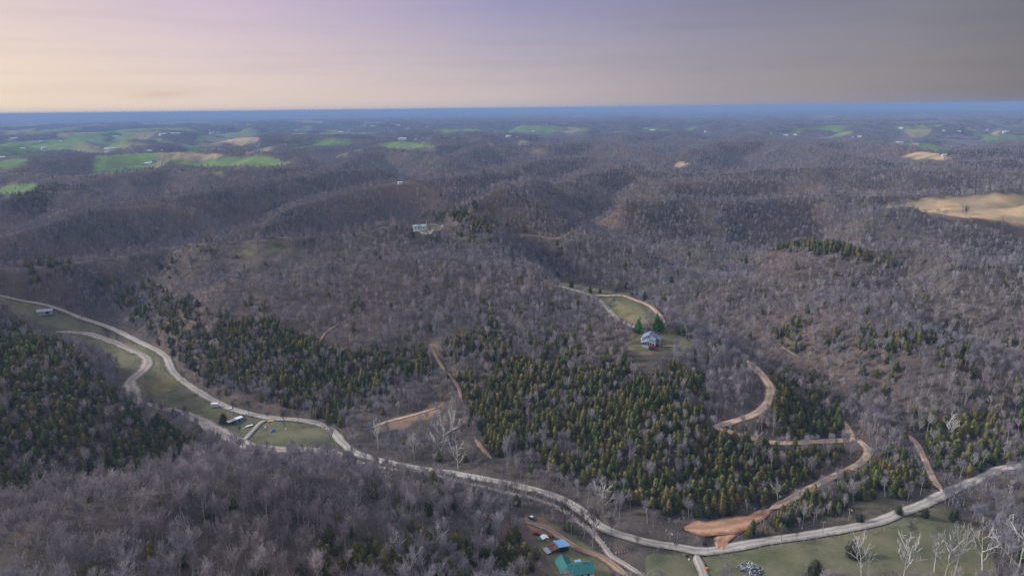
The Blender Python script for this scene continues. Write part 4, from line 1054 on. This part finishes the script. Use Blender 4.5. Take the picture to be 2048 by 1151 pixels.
# workshop sheds beside it
loc = at(1116, 1098); W_ = thing('workshop', loc, face_cam(loc) + R(28), 'open workshop shed with blue and rusty metal roofs beside the farm drive', 'shed')
m_ = MB(); m_.prism([(-1.2, 3.1), (4.6, 2.5), (4.6, 2.62), (-1.2, 3.22)], -3.2, 3.0); m_.obj('blue_roof', M_BLUEROOF, W_)
m_ = MB(); m_.prism([(-5.2, 2.2), (-1.25, 2.9), (-1.25, 3.0), (-5.2, 2.3)], -3.4, 2.6); m_.obj('rusty_roof', M_RUST, W_)
m_ = MB(); m_.prism([(-7.6, 1.9), (-5.25, 2.15), (-5.25, 2.25), (-7.6, 2.0)], -3.6, 1.2); m_.obj('grey_roof', M_GREYROOF, W_)
bx(-7.4, 4.3, 2.0, 2.15, -.5, 2.0).obj('back_wall', M_TAN, W_); bx(-7.4, -7.25, -3.4, 2.0, -.5, 1.85).obj('side_wall', M_GREYROOF, W_)
for px_ in (-5.1, -1.2, 4.3): bx(px_, px_ + .15, -3.1, -2.95, -.5, 2.5).obj('post', M_WOODP, W_)
bx(-1.1, 4.2, -2.6, -.2, 0, 1.1).obj('workbench', M_DARK, W_)
loc = at(1089, 1081); Q = thing('canopy_tent', loc, face_cam(loc) + R(25), 'small shelter with white and teal top behind the workshop shed', 'tent')
gable_roof(-1.6, 1.6, -1.5, 1.5, 2.1, 2.8, .1, .06).obj('top', M_WHITE, Q); m_ = MB(); m_.prism([(-3.2, 1.7), (-1.75, 2.1), (-1.75, 2.16), (-3.2, 1.76)], -1.0, 1.7); m_.obj('awning', M_TEAL, Q)
for sx_ in (-1.5, 1.5):
    for sy_ in (-1.4, 1.4): bx(sx_ - .04, sx_ + .04, sy_ - .04, sy_ + .04, -.4, 2.1).obj('leg', M_WHITE, Q)
def wheel(parent, x, y, r, w_=.22, name='wheel'):
    m_ = MB(); m_.tube([(x, y - w_ / 2, r), (x, y + w_ / 2, r)], [r, r], 12, tip=False); n = len(m_.V); m_.F += [tuple(range(n - 12, n)), tuple(reversed(range(0, 12)))]; m_.M += [0, 0]
    wo_ = m_.obj(name, M_TYRE, parent); m2 = MB(); m2.tube([(x, y - w_ / 2 - .012, r), (x, y + w_ / 2 + .012, r)], [r * .55, r * .55], 10, tip=False); n = len(m2.V); m2.F += [tuple(range(n - 10, n)), tuple(reversed(range(0, 10)))]; m2.M += [0, 0]
    m2.obj('rim', M_GREYROOF, wo_)
def car(name, px, py, rz, paint, label, L=4.5, roofm=None, cat='car', pickup=False):
    v = at(px, py); c = thing(name, v + Vector((0, 0, .05)), face_cam(v) + rz, label, cat); h = L / 2; wd = .88
    m_ = MB(); m_.prism([(-h, .35), (h, .35), (h, .72), (h - .12, .88), (h * .45, .98), (-h + .1, 1.0), (-h, .8)], -wd, wd); m_.obj('body', paint, c)
    cab = [(-h * (.15 if pickup else .85), .985), (h * .42, .965), (h * .18, 1.5), (-h * (.1 if pickup else .62), 1.52)]
    m_ = MB(); m_.prism(cab, -wd * .9, wd * .9); cb = m_.obj('cabin', M_GLASS, c)
    m_ = MB(); m_.box(-h * (.1 if pickup else .62) - .02, h * .18, -wd * .86, wd * .86, 1.51, 1.57); m_.obj('roof_panel', roofm or paint, cb)
    for sx_ in (-h * .62, h * .62):
        for sy_ in (-wd + .06, wd - .06): wheel(c, sx_, sy_, .34)
    for sy_ in (-.6, .6): bx(h - .02, h + .03, sy_ - .16, sy_ + .16, .58, .74).obj('headlight', M_WHITE, c)
    return c
car('parked_car', 1065, 1038, R(-38), M_CARDARK, 'dark car with pale roof parked on the bare dirt yard', roofm=M_PALEROOF)
car('red_car', 1073, 1069, R(8), M_RED, 'bright red vehicle parked behind the white topped shelter', L=3.6)
def tractor(px, py, rz, label):
    v = at(px, py); c = thing('tractor', v, face_cam(v) + rz, label, 'tractor')
    m_ = MB(); m_.box(.1, 1.5, -.32, .32, .7, 1.25); m_.obj('bonnet', M_RED, c); bx(-1, .1, -.4, .4, .6, .95).obj('chassis', M_DARK, c); bx(-.8, -.25, -.25, .25, .95, 1.35).obj('seat', M_DARK, c)
    m_ = MB(); m_.tube([(.9, 0, 1.2), (.9, 0, 1.9)], [.05, .05], 6); m_.obj('exhaust', M_DARK, c)
    m_ = MB(); m_.box(-1.0, .2, -.6, .6, 2.1, 2.18); m_.box(-.95, -.87, -.55, -.47, .9, 2.1); m_.box(-.95, -.87, .47, .55, .9, 2.1); m_.obj('roll_bar', M_RED, c)
    for sy_ in (-.62, .62): wheel(c, -.7, sy_, .65, .32); wheel(c, 1.15, sy_ * .85, .38, .22)
tractor(1101, 1076, R(20), 'dark red tractor between the white topped shelter and the farm drive')
# red and white slats by the stream
a_, b_ = at(1232, 1107), at(1268, 1098); d_ = b_ - a_
F_ = thing('rail_fence', a_, math.atan2(d_.y, d_.x), 'short run of red and white slats beside the stream bed', 'fence'); Lf = d_.length
for k in range(14):
    u = Lf * k / 13; bx(u - .11, u + .11, -.07, .07, -.8, 1.15).obj('slat', M_RED if k % 2 else M_WHITE, F_)
bx(0, Lf, .072, .13, .3, .42).obj('rail', M_RED, F_); bx(0, Lf, .072, .13, .85, .97).obj('rail', M_RED, F_)
# box trailer, car, shed and oddments by the creek
v = at(430, 814); B = thing('box_trailer', v, face_cam(v) + R(-25), 'white box trailer on the grass between gravel road and creek', 'trailer')
bx(-2.4, 2.4, -1.1, 1.1, .55, 2.9).obj('body', M_PALEROOF, B); bx(-2.45, 2.45, -1.15, 1.15, 2.9, 3.0).obj('roof', M_WHITE, B)
for sy_ in (-1.0, 1.0): wheel(B, -.4, sy_, .36); wheel(B, .5, sy_, .36)
bx(2.4, 3.5, -.08, .08, .5, .62).obj('drawbar', M_GREYROOF, B); bx(-2.46, -2.41, -.9, .9, .7, 2.7).obj('door', M_WHITE, B)
car('white_car', 463, 820, R(-22), M_WHITE, 'white car beside the gravel road, between box trailer and long shed', L=4.2)
v = at(471, 844); B = thing('long_shed', v, face_cam(v) + R(22), 'long low open fronted shed with rusty and blue roof by the creek', 'shed')
m_ = MB(); m_.prism([(-5.4, 2.0), (0, 2.35), (0, 2.45), (-5.4, 2.1)], -1.9, 1.9); m_.obj('rusty_roof', M_GREYROOF, B)
m_ = MB(); m_.prism([(.05, 2.5), (4.8, 2.75), (4.8, 2.85), (.05, 2.6)], -1.8, 1.9); m_.obj('blue_roof', M_PALEROOF, B)
bx(.1, 4.6, -1.6, 1.7, -.5, 2.48).obj('wall', M_BLUEROOF, B); bx(-5.2, 0, 1.55, 1.7, -.5, 2.0).obj('back_wall', M_RUST, B)
for k in range(4): bx(-5.2 + k * 1.7, -5.05 + k * 1.7, -1.7, -1.55, -.5, 2.1).obj('post', M_WOODP, B)
bx(1.5, 2.6, -1.65, -1.605, 0, 2.0).obj('door', M_DARK, B)
v = at(499, 852); B = thing('flatbed_trailer', v, face_cam(v) + R(20), 'pale grey flatbed trailer beside the side track near the creek', 'trailer')
bx(-2.2, 2.2, -.85, .85, .55, .68).obj('deck', M_PALEROOF, B); bx(-4.6, -2.4, -.8, .4, .05, .18).obj('metal_sheet', M_GREYROOF, B)
for sy_ in (-.9, .9): wheel(B, 0, sy_, .33)
v = at(541, 843); B = thing('low_trailer', v, face_cam(v) + R(-8), 'low yellow trailer on the grass where the side track leaves the road', 'trailer')
bx(-2.2, 2.2, -.9, .9, .5, .95).obj('bed', M_YELLOW, B); bx(-2.2, -2.05, -.9, .9, .95, 1.3).obj('headboard', M_YELLOW, B); bx(2.2, 3.2, -.06, .06, .5, .6).obj('drawbar', M_GREYROOF, B)
for sy_ in (-.85, .85): wheel(B, -.2, sy_, .34)
def heap(name, px, py, r, h, mat, label, cat, seed=1):
    v = at(px, py); q = random.Random(seed); o = thing(name, v, q.uniform(0, 6), label, cat); m_ = MB(); n = 11
    rows = [(1.0, -.2), (.95, .25), (.7, .65), (.35, .93)]
    idx = []
    for f, zz in rows:
        idx.append([len(m_.V) + k for k in range(n)])
        for k in range(n):
            a = 6.283 * k / n; rr_ = r * f * q.uniform(.8, 1.15); m_.V.append((math.cos(a) * rr_, math.sin(a) * rr_ * .75, h * zz * q.uniform(.85, 1.1)))
    for A, Bq in zip(idx, idx[1:]):
        for k in range(n): m_.F.append((A[k], A[(k + 1) % n], Bq[(k + 1) % n], Bq[k])); m_.M.append(0)
    m_.F.append(tuple(idx[-1])); m_.M.append(0); m_.obj('cover', mat, o); return o
heap('tarp_heap', 545, 862, 1.7, 1.3, M_BLUE, 'heap under a bright blue tarp in the small meadow by the side track', 'heap', 4)
heap('clay_heap', 1448, 836, 2.6, 1.6, M_RUST, 'mound of red clay above the switchback bend', 'mound', 9)
def drum(name, px, py, mat, label, h=.95, r=.36):
    v = at(px, py); o = thing(name, v, 0, label, 'drum'); m_ = MB(); m_.tube([(0, 0, -.1), (0, 0, h * .33), (0, 0, h * .66), (0, 0, h)], [r, r * 1.04, r * 1.04, r], 14, tip=False); n = len(m_.V); m_.F.append(tuple(range(n - 14, n))); m_.M.append(0)
    b_ = m_.obj('body', mat, o); m_ = MB(); m_.tube([(0, 0, h), (0, 0, h + .05)], [r * 1.06, r * .9], 14, tip=False); m_.F.append(tuple(range(14, 28))); m_.M.append(0); m_.obj('lid', mat, o)
drum('white_drum', 531, 855, M_WHITE, 'white drum on the grass left of the blue tarp heap'); drum('pale_drum', 572, 859, M_PALEROOF, 'pale drum on the grass right of the blue tarp heap')
drum('orange_drum', 1413, 1138, M_ORANGE, 'bright orange drum on the grass right of the lower driveway', 1.0, .55); drum('white_bucket', 1378, 1119, M_WHITE, 'small white bucket on the grass left of the lower driveway', .6, .3)
def bin_(name, px, py, mat, label, s=1.0, rz=0):
    v = at(px, py); o = thing(name, v, face_cam(v) + rz, label, 'bin'); m_ = MB(); m_.prism([(-.9 * s, -.1), (.9 * s, -.1), (1.05 * s, 1.1 * s), (-1.05 * s, 1.1 * s)], -.6 * s, .6 * s); m_.obj('body', mat, o)
    m_ = MB(); m_.prism([(-1.1 * s, 1.1 * s), (1.1 * s, 1.1 * s), (1.0 * s, 1.3 * s), (-1.0 * s, 1.3 * s)], -.66 * s, .66 * s); m_.obj('lid', M_DARK, o)
bin_('refuse_bin', 1374, 1113, M_GREENP, 'dark green bin on the grass left of the lower driveway', .6); bin_('green_skip', 1409, 1089, M_GREENP, 'dark green skip on the verge where the clay track meets the road', 1.0, .3)
v = at(1406, 1132); o = thing('water_trough', v, face_cam(v) + R(60), 'long dark green trough beside the orange drum', 'trough'); bx(-1.9, 1.9, -.35, .35, 0, .55).obj('body', M_GREENP, o); bx(-1.8, 1.8, -.28, .28, .551, .56).obj('water', M_GLASS, o)
# burnt-out building remains in the meadow
v = at(1503, 1138); o = thing('debris_heap', v, face_cam(v) + R(-30), 'heap of charred boards inside a pale concrete foundation in the meadow', 'debris')
q = random.Random(5)
for (x0_, x1_, y0_, y1_) in ((-5.2, 1.0, 3.9, 4.1), (-5.2, -5.0, -4.2, 3.9)): bx(x0_, x1_, y0_, y1_, -.6, .55).obj('foundation', M_CONC, o)
m_ = MB()
for k in range(420):
    x_1, y_1 = q.uniform(-4.6, 4.6), q.uniform(-3.9, 3.6); L = q.uniform(.5, 2.4); a = q.uniform(0, 3.14); zz = q.uniform(0, .75) * (1 - (x_1 / 6) ** 2); dx, dy = math.cos(a) * L / 2, math.sin(a) * L / 2; w_ = q.uniform(.05, .14); nx, ny = -math.sin(a) * w_, math.cos(a) * w_; t_ = q.uniform(-.3, .3)
    P = [(x_1 - dx - nx, y_1 - dy - ny, zz - t_), (x_1 + dx - nx, y_1 + dy - ny, zz + t_), (x_1 + dx + nx, y_1 + dy + ny, zz + t_), (x_1 - dx + nx, y_1 - dy + ny, zz - t_)]
    mi = q.choice([0, 0, 0, 1, 2]); m_.quad(*P, mi); m_.quad(*[(p[0], p[1], p[2] + .07) for p in P], mi)
m_.obj('boards', [M_CHAR, M_GREYROOF, M_PALEROOF], o)['kind'] = 'stuff'
# barn by the creek upstream
v = at(91, 626); o = thing('barn', v, face_cam(v) + R(-12), 'grey roofed barn in the upper meadow below the gravel road', 'barn')
gable_wall(-6, 6, -3.5, 3.5, -1, 2.6, 4.0, 'x').obj('wall', M_GREYROOF, o); gable_roof(-6, 6, -3.5, 3.5, 2.6, 4.0, .4, axis='x', ribs=10).obj('roof', M_GREYROOF, o); bx(1, 3.5, -3.56, -3.51, 0, 2.3).obj('door', M_DARK, o)
# utility poles
def pole(px, py, hpx, label, lamp=False, mat=None):
    v = at(px, py); h = max(7.5, min(12, hpx / ppm(v) / .9)); o = thing('utility_pole', v, face_cam(v) + R(30), label, 'utility pole', 'utility poles')
    m_ = MB(); m_.tube([(0, 0, -.8), (0, 0, h)], [.17, .11], 7, tip=False); m_.obj('post', mat or M_WOODP, o); bx(-.95, .95, -.06, .06, h - .75, h - .6).obj('crossarm', M_WOODP, o)
    for k in (-.8, 0, .8): bx(k - .05, k + .05, -.05, .05, h - .6, h - .38).obj('insulator', M_WHITE, o)
    if lamp:
        m_ = MB(); m_.tube([(0, 0, h - 1.6), (.9, 0, h - 1.3)], [.04, .04], 5); a_ = m_.obj('lamp_arm', M_GREYROOF, o); bx(.75, 1.25, -.16, .16, h - 1.5, h - 1.2).obj('lamp_head', M_WHITE, a_)
for P in [(1339, 1097, 34, 'utility pole with pale lamp on the road edge left of the lower driveway', True), (1697, 1043, 26, 'utility pole with pale lamp above the road bend, right of the cedar strip', True), (1685, 842, 22, 'utility pole standing at the top of the clay track junction'), (1851, 893, 22, 'utility pole right of the hollow track in the cedars'),
          (1627, 1050, 22, 'utility pole at the edge of the cedar strip, left of the lamp pole'), (1645, 1070, 24, 'pale utility pole on the road verge below the cedar strip'), (1837, 945, 18, 'utility pole between hollow track and gravel road, left of the pair'), (1819, 966, 20, 'utility pole below the hollow track on the grassy verge'), (560, 819, 12, 'short utility pole at the wood edge above the side track junction'), (704, 1000, 30, 'utility pole on the near slope below the road bend')]: pole(*P)
# hilltop homestead
v = at(839, 458); o = thing('mobile_home', v, face_cam(v) + R(6), 'long white home with teal roof on the wooded hilltop', 'house')
gable_wall(-6.5, 6.5, -2.6, 2.6, -1, 3.6, 4.6, 'x').obj('wall', M_WHITE, o); gable_roof(-6.5, 6.5, -2.6, 2.6, 3.6, 4.6, .4, axis='x').obj('roof', M_TEALPALE, o)
for k in range(4): bx(-5 + k * 2.8, -3.7 + k * 2.8, -2.67, -2.61, 1.1, 2.2).obj('window', M_GLASS, o)
v = at(853, 456); o = thing('mast', v, 0, 'tall white pole beside the teal roofed hilltop home', 'mast'); m_ = MB(); m_.tube([(0, 0, -1), (0, 0, 12)], [.35, .22], 7, tip=False); m_.obj('post', M_WHITE, o); bx(-.5, .5, -.3, .3, 11.2, 12.4).obj('head', M_WHITE, o)
car('hilltop_car', 862, 451, R(10), M_WHITE, 'white car right of the tall white pole on the hilltop', L=5)
car('hilltop_van', 869, 450, R(-20), M_WHITE, 'white van on the hilltop track, second right of the pole', L=5.6, cat='van')
car('hilltop_truck', 831, 463, R(25), M_WHITE, 'white truck in front of the teal roofed hilltop home', L=6, cat='truck', pickup=True)
car('hilltop_pickup', 881, 447, R(0), M_PALEROOF, 'pale pickup at the far end of the hilltop track', L=5.2, cat='pickup', pickup=True)

# ------------------------------------------------------------------ farms and houses scattered over the far ridges
WR, PR, RR, TE, GY_ = (M_WHITE, M_PALEROOF), (M_PALEROOF, M_PALEROOF), (M_WHITE, M_PINKR), (M_PALEROOF, M_TEAL), (M_TAN, M_GREYROOF)
LB = {
 'a': ('white roofed farm building among the pastures at the far left edge', 'farm buildings far left'), 'b': ('tiny pale building in the hamlet above the left pastures', 'hamlet above the left pastures'),
 'c': ('tiny red roofed white house on the far left skyline woods', 'red roofed houses'), 'd': ('small white house on the ridge right of the green dirt lane pasture', 'ridge houses centre left'),
 'e': ('small pale building in the far woods near the middle skyline', 'far buildings near the middle'), 'f': ('small white building on the far ridge at centre right', 'far buildings centre right'),
 'g': ('small pale house around the distant fields on the right', 'far houses on the right')}
FARB = [(5,316,10,PR,'white_barn','long white roofed barn at the left edge beside the pasture'),(46,298,8,WR,'a'),(88,297,9,WR,'a'),(125,298,5,WR,'a'),(29,279,12,PR,'a'),(82,283,6,WR,'a'),(122,283,5,WR,'a'),(195,296,8,RR,'pink_house','pink roofed house left of the white farm cluster'),
 (216,300,12,WR,'b'),(225,298,9,WR,'b'),(213,305,7,PR,'b'),(299,303,9,PR,'long_barn','low pale barn above the big green pasture'),(324,302,4,WR,'b'),(307,324,9,TE,'teal_barn','pale barn with teal roof beside the curving white lane'),(296,328,10,WR,'lane_farmhouse','white farmhouse left of the curving white lane'),(287,330,5,GY_,'tan_shed','small tan shed left of the white farmhouse by the lane'),
 (231,275,14,PR,'b'),(326,270,13,PR,'b'),(346,268,8,PR,'b'),(356,268,8,PR,'b'),(424,267,9,PR,'b'),(438,267,9,PR,'b'),(392,262,4,RR,'c'),(405,262,4,RR,'c'),(418,261,5,RR,'c'),(428,262,3,RR,'c'),(499,308,12,RR,'red_barn','red roofed barn on the big green pasture'),
 (237,233,9,WR,'skyline_hall','long white hall on the left skyline'),(568,291,10,RR,'pink_farmhouse','pinkish farmhouse at the foot of the dirt lane'),(805,280,15,WR,'ridge_barn','long white barn above the yellow green pasture'),(832,279,4,WR,'d'),(845,278,4,WR,'d'),(855,279,4,WR,'d'),(861,278,4,WR,'d'),(646,272,8,TE,'d'),(682,266,8,PR,'d'),(696,266,6,PR,'d'),
 (730,254,8,PR,'e'),(745,254,10,PR,'e'),(796,252,8,PR,'e'),(854,255,5,WR,'e'),(816,259,10,PR,'e'),(909,277,7,GY_,'e'),(1017,274,10,WR,'white_shed','white shed above the tan pasture near the middle'),(1034,275,4,WR,'e'),(1148,235,6,WR,'f'),(1156,235,6,WR,'f'),(1156,258,4,WR,'f'),(1067,263,6,WR,'f'),(1305,262,10,WR,'f'),(1416,264,13,TE,'f'),(1142,270,8,GY_,'f'),
 (1502,266,7,RR,'g'),(1571,272,9,WR,'g'),(1590,270,6,WR,'g'),(1542,269,3,WR,'g'),(1720,274,9,GY_,'g'),(1706,275,4,WR,'g'),(1799,288,13,WR,'lane_house','pale house at the top of the white lane, right side'),(1831,290,11,GY_,'tan_farmhouse','tan farmhouse in the green field beside the right lane'),(1888,312,8,PR,'g'),(1802,257,8,PR,'g'),(1832,250,4,WR,'g'),(1888,262,6,WR,'g'),(1918,263,7,WR,'g'),(1974,260,4,WR,'g'),(2011,265,10,WR,'g'),
 (800,368,5,PR,'hollow_house','pale house hidden in the woods behind the hilltop')]
for it in FARB:
    px, py, wpx, (wm, rm) = it[:4]
    v = at(px, py); k = ppm(v); L = max(7, min(60, wpx / k)); Wd = min(L * .6, 16); hw = max(3, min(7, L * .22)); hr = hw + Wd * .2
    if it[4] in LB: nm = 'farm_building'; lb, gp = LB[it[4]]
    else: nm, lb, gp = it[4], it[5], None
    if nm == 'long_barn': nm = 'barn_building'
    o = thing(nm, v, face_cam(v) + R(rnd.uniform(-25, 25)), lb, 'building', gp)
    gable_wall(-L / 2, L / 2, -Wd / 2, Wd / 2, -4, hw, hr, 'x').obj('wall', wm, o); gable_roof(-L / 2, L / 2, -Wd / 2, Wd / 2, hw, hr, .5, .3, axis='x').obj('roof', rm, o)
    for s_ in (-.28, .22): bx(L * s_, L * (s_ + .1), -Wd / 2 - .06, -Wd / 2 - .005, hw * .3, hw * .75).obj('window', M_GLASS, o)
def water_tower(px, py, h, label):
    v = at(px, py); o = thing('water_tower', v, 0, label, 'water tower'); m_ = MB(); m_.tube([(0, 0, -5), (0, 0, 4), (0, 0, h * .72)], [h * .10, h * .05, h * .05], 12, tip=False); m_.obj('stem', M_WHITE, o)
    m_ = MB(); m_.tube([(0, 0, h * (.70 + .30 * (1 - math.cos(t)) / 2)) for t in np.linspace(0, math.pi, 9)], [max(.3, h * .17 * math.sin(t)) for t in np.linspace(0, math.pi, 9)], 16, tip=False); m_.obj('tank', M_WHITE, o)
water_tower(903, 222, 62, 'white water tower on the skyline, left of the pair'); water_tower(1020, 221, 62, 'white water tower on the skyline, right of the pair')
v = at(446, 230); o = thing('radio_mast', v, 0, 'thin radio mast on the left skyline', 'mast'); m_ = MB(); m_.tube([(0, 0, 0), (0, 0, 90)], [2.2, 1.0], 5, tip=False); m_.obj('post', M_GREYROOF, o); bx(-6, 6, -3, 3, 0, 9).obj('hut', M_WHITE, o)

# ------------------------------------------------------------------ single trees
SYC = [bare_tree(500 + i, 16, [1.05, .85, 1.1][i], 2, 1.15, [6, 7, 6][i], [.2, .3, .18][i]) for i in range(3)]
SYC_ME = [(t.mesh('trunk', M_SYCT), c.mesh('crown', M_SYC)) for t, c in SYC]
M_DARKBARK = bark_material('dark_bark', (0.075, 0.066, 0.06), (0.12, 0.105, 0.095))
DKB_ME = [(t.mesh('trunk', M_DARKBARK), c.mesh('crown', M_DARKBARK)) for t, c in (NEAR_BARE[0], NEAR_BARE[2])]
def single(name, mes, px, py, hpx, base_h_, label, rz=None, wide=1.0, group=None):
    v = at(px, py); h = hpx / ppm(v) / .9; s = h / base_h_
    return tree(name, *mes, v - Vector((0, 0, .1)), rnd.uniform(0, 6.28) if rz is None else rz, (s * wide, s * wide, s), label, 'tree', group)
for k, (px, py, hp, lb, wd_) in enumerate([
 (882, 918, 84, 'large spreading white sycamore above the gravel road, near the hill track', 1.25), (906, 878, 62, 'slim white sycamore behind the large spreading one', .7), (917, 938, 62, 'pale grey sycamore right of the large spreading one, beside the road', .9), (829, 918, 52, 'pale sycamore left of the large spreading one, beside the road', .9),
 (756, 896, 58, 'slim pale sycamore on the verge left of the road bend trees', .7), (1207, 1020, 60, 'forked white sycamore on the road bank left of the red clay', 1.2), (1556, 1006, 46, 'white stemmed tree leaning over the clay track', 1.1), (1902, 882, 52, 'white sycamore in the cedars right of the hollow track', 1.1),
 (2032, 1150, 135, 'tall white sycamore at the right edge of the meadow', 1.0), (1722, 1168, 100, 'white sycamore at the bottom edge, leftmost of the meadow row', .85), (1806, 1172, 108, 'white sycamore at the bottom edge, second of the meadow row', .95), (1888, 1160, 118, 'tall slim white sycamore in the meadow row, third from the left', .6),
 (1908, 1152, 112, 'tall slim white sycamore in the meadow row, fourth from the left', .6), (1868, 1142, 78, 'small white sycamore in the meadow row, between second and third', .8), (1965, 1140, 100, 'white sycamore left of the tall one at the right edge', .9), (1494, 1024, 30, 'small dead white snag on the upper edge of the clay bank', .6), (1752, 900, 32, 'small white tree right of the clay track bend', .7), (797, 1115, 60, 'pale spreading tree among the near cedars, left of centre bottom', 1.0), (870, 1105, 58, 'pale crooked tree among the near cedars, right of its twin', 1.1)]):
    single('sycamore', SYC_ME[k % 3], px, py, hp, 16, lb, wide=wd_)
for k, (px, py, hp, lb) in enumerate([
 (440, 808, 24, 'dark bare tree between white trailer and gravel road'), (467, 831, 26, 'dark bare tree behind the long shed'), (498, 831, 26, 'dark bare tree left of the side track junction'), (482, 872, 20, 'dark bare tree on the creek gravel by the side track'), (372, 842, 26, 'dark bare tree on the creek bank upstream of the shed'), (535, 838, 12, 'small dark sapling at the side track junction'), (568, 852, 26, 'dark bare tree in the small meadow'), (598, 845, 22, 'dark bare tree at the road edge above the small meadow'),
 (660, 880, 34, 'dark bare tree inside the road bend'), (368, 764, 20, 'dark bare tree on the road edge beside the meadow'), (1128, 1060, 55, 'tall dark bare tree between stream and farm drive'), (1160, 1070, 44, 'dark bare tree on the stream bank, right of the tall one'), (1188, 1088, 60, 'many stemmed dark tree on the stream bank'), (1224, 1070, 34, 'dark leaning tree at the road edge above the stream'), (1275, 1100, 26, 'bare dark tree beside the red and white slats'), (1353, 1102, 20, 'small dark tree on the road edge left of the junction'),
 (1416, 1106, 30, 'bare dark tree in the corner right of the lower driveway'), (1562, 1082, 30, 'bushy grey tree on the lower road edge below the cedars'), (1593, 1080, 22, 'slim dark tree on the lower road edge, below the cedar strip'), (1820, 1082, 34, 'small bare tree standing alone in the meadow'), (1978, 1135, 40, 'dark bare tree at the right end of the meadow'), (1932, 438, 22, 'lone dark tree in the tan hilltop field'), (1068, 1012, 30, 'slim dark tree on the stream bank above the parked car'), (1098, 1000, 34, 'slim dark tree between stream and gravel road'), (1030, 985, 36, 'slim dark tree at the top of the stream bend')]):
    single('roadside_tree', DKB_ME[k % 2], px, py, hp * 1.15, 13.5, lb)
PINE = [cedar_tree(600, 9, 2.4, 700, .75), cedar_tree(601, 11, 2.6, 800, .9)]
PINE_ME = [(t.mesh('trunk', M_TRUNK), c.mesh('crown', M_PINE)) for t, c in PINE]
single('pine_tree', PINE_ME[0], 1276, 666, 30, 9, 'bright green pine left of the pale blue house', wide=1.15); single('pine_tree', PINE_ME[1], 1313, 662, 38, 11, 'tall bright green pine behind the pale blue house', wide=.95); single('pine_tree', PINE_ME[1], 1322, 664, 26, 11, 'short bright green pine right of the tall one', wide=1.1)
BUSH = [cedar_tree(610, 6, 2.7, 700, .35, 0.02)]
BUSH_ME = [(t.mesh('trunk', M_TRUNK), c.mesh('crown', M_DARKCEDAR)) for t, c in BUSH]
for px, py, hp, lb in [(1705, 1114, 38, 'round dark cedar standing alone in the meadow'), (1628, 1154, 40, 'round dark cedar at the bottom edge of the meadow'), (447, 846, 22, 'round dark cedar bush left of the long shed'), (1908, 1040, 26, 'round dark cedar at the upper edge of the meadow'), (1850, 1034, 20, 'low dark cedar on the roadside hedge bank'), (1115, 556, 14, 'dark round cedar at the top of the ridge clearing'), (1068, 560, 11, 'small dark cedar left of the ridge clearing'), (1180, 585, 12, 'small dark cedar on the upper edge of the ridge loop'), (1200, 585, 9, 'tiny dark cedar right of the small one on the ridge loop'), (1143, 575, 14, 'dark cedar beside the ridge clearing grass'), (1720, 1045, 20, 'dark shrub cedar on the verge right of the lamp pole'), (1798, 1030, 22, 'dark cedar at the road edge in the hedge gap'), (1252, 577, 14, 'dark cedar behind the teal shelter'), (1640, 1150, 22, 'small dark cedar beside the round one at the bottom edge')]:
    single('cedar_bush', BUSH_ME[0], px, py, hp, 6, lb, wide=.9)

# ------------------------------------------------------------------ stones strewn along the creek
q = random.Random(3); m_ = MB()
for nm, mat, wd, C, zc_ in road_defs:
    if 'bed' not in nm: continue
    for k in range(0, len(C), 1):
        for _ in range(3 if nm == 'creek_bed' else 4):
            a = q.uniform(-.62, .62) * wd; i = min(k, len(C) - 2); t_ = C[i + 1] - C[i]; t_ = t_ / (np.linalg.norm(t_) + 1e-9)
            px_, py_ = C[i, 0] - t_[1] * a, C[i, 1] + t_[0] * a; s_ = q.uniform(.15, .75) ** 1.3; zz = float(zc_[i]) + .0 if abs(a) < wd / 2 else float(hh(px_, py_))
            b_ = len(m_.V); top = (px_ + q.uniform(-.1, .1), py_, zz + s_ * q.uniform(.5, .9))
            for kk in range(5):
                an = 6.283 * kk / 5 + q.random(); rr_ = s_ * q.uniform(.7, 1.1); m_.V.append((px_ + math.cos(an) * rr_, py_ + math.sin(an) * rr_, zz - .15))
            m_.V.append(top)
            for kk in range(5): m_.F.append((b_ + kk, b_ + (kk + 1) % 5, b_ + 5)); m_.M.append(0)
meta(m_.obj('creek_stones', M_STONE), 'pale stones strewn along the dry creek bed', 'stones', kind='stuff')


# ------------------------------------------------------------------ the hazy air
hb = MB(); hb.box(-130000, 130000, -3000, 130000, float(HG.min()) - 3.0, 216.0)
hz, ht, hbn = new_mat('air', 1, 0)
ht.nodes.clear()
pv = N(ht, 'ShaderNodeVolumePrincipled'); ho = N(ht, 'ShaderNodeOutputMaterial')
pv.inputs['Color'].default_value = (0.29, 0.45, 0.77, 1)
pv.inputs['Density'].default_value = 0.000112
pv.inputs['Anisotropy'].default_value = 0.0
ht.links.new(pv.outputs[0], ho.inputs['Volume'])
meta(hb.obj('haze', hz), 'thin blue haze in the air over the hills', 'haze', kind='stuff')
print('done', round(time.time() - T0, 1))
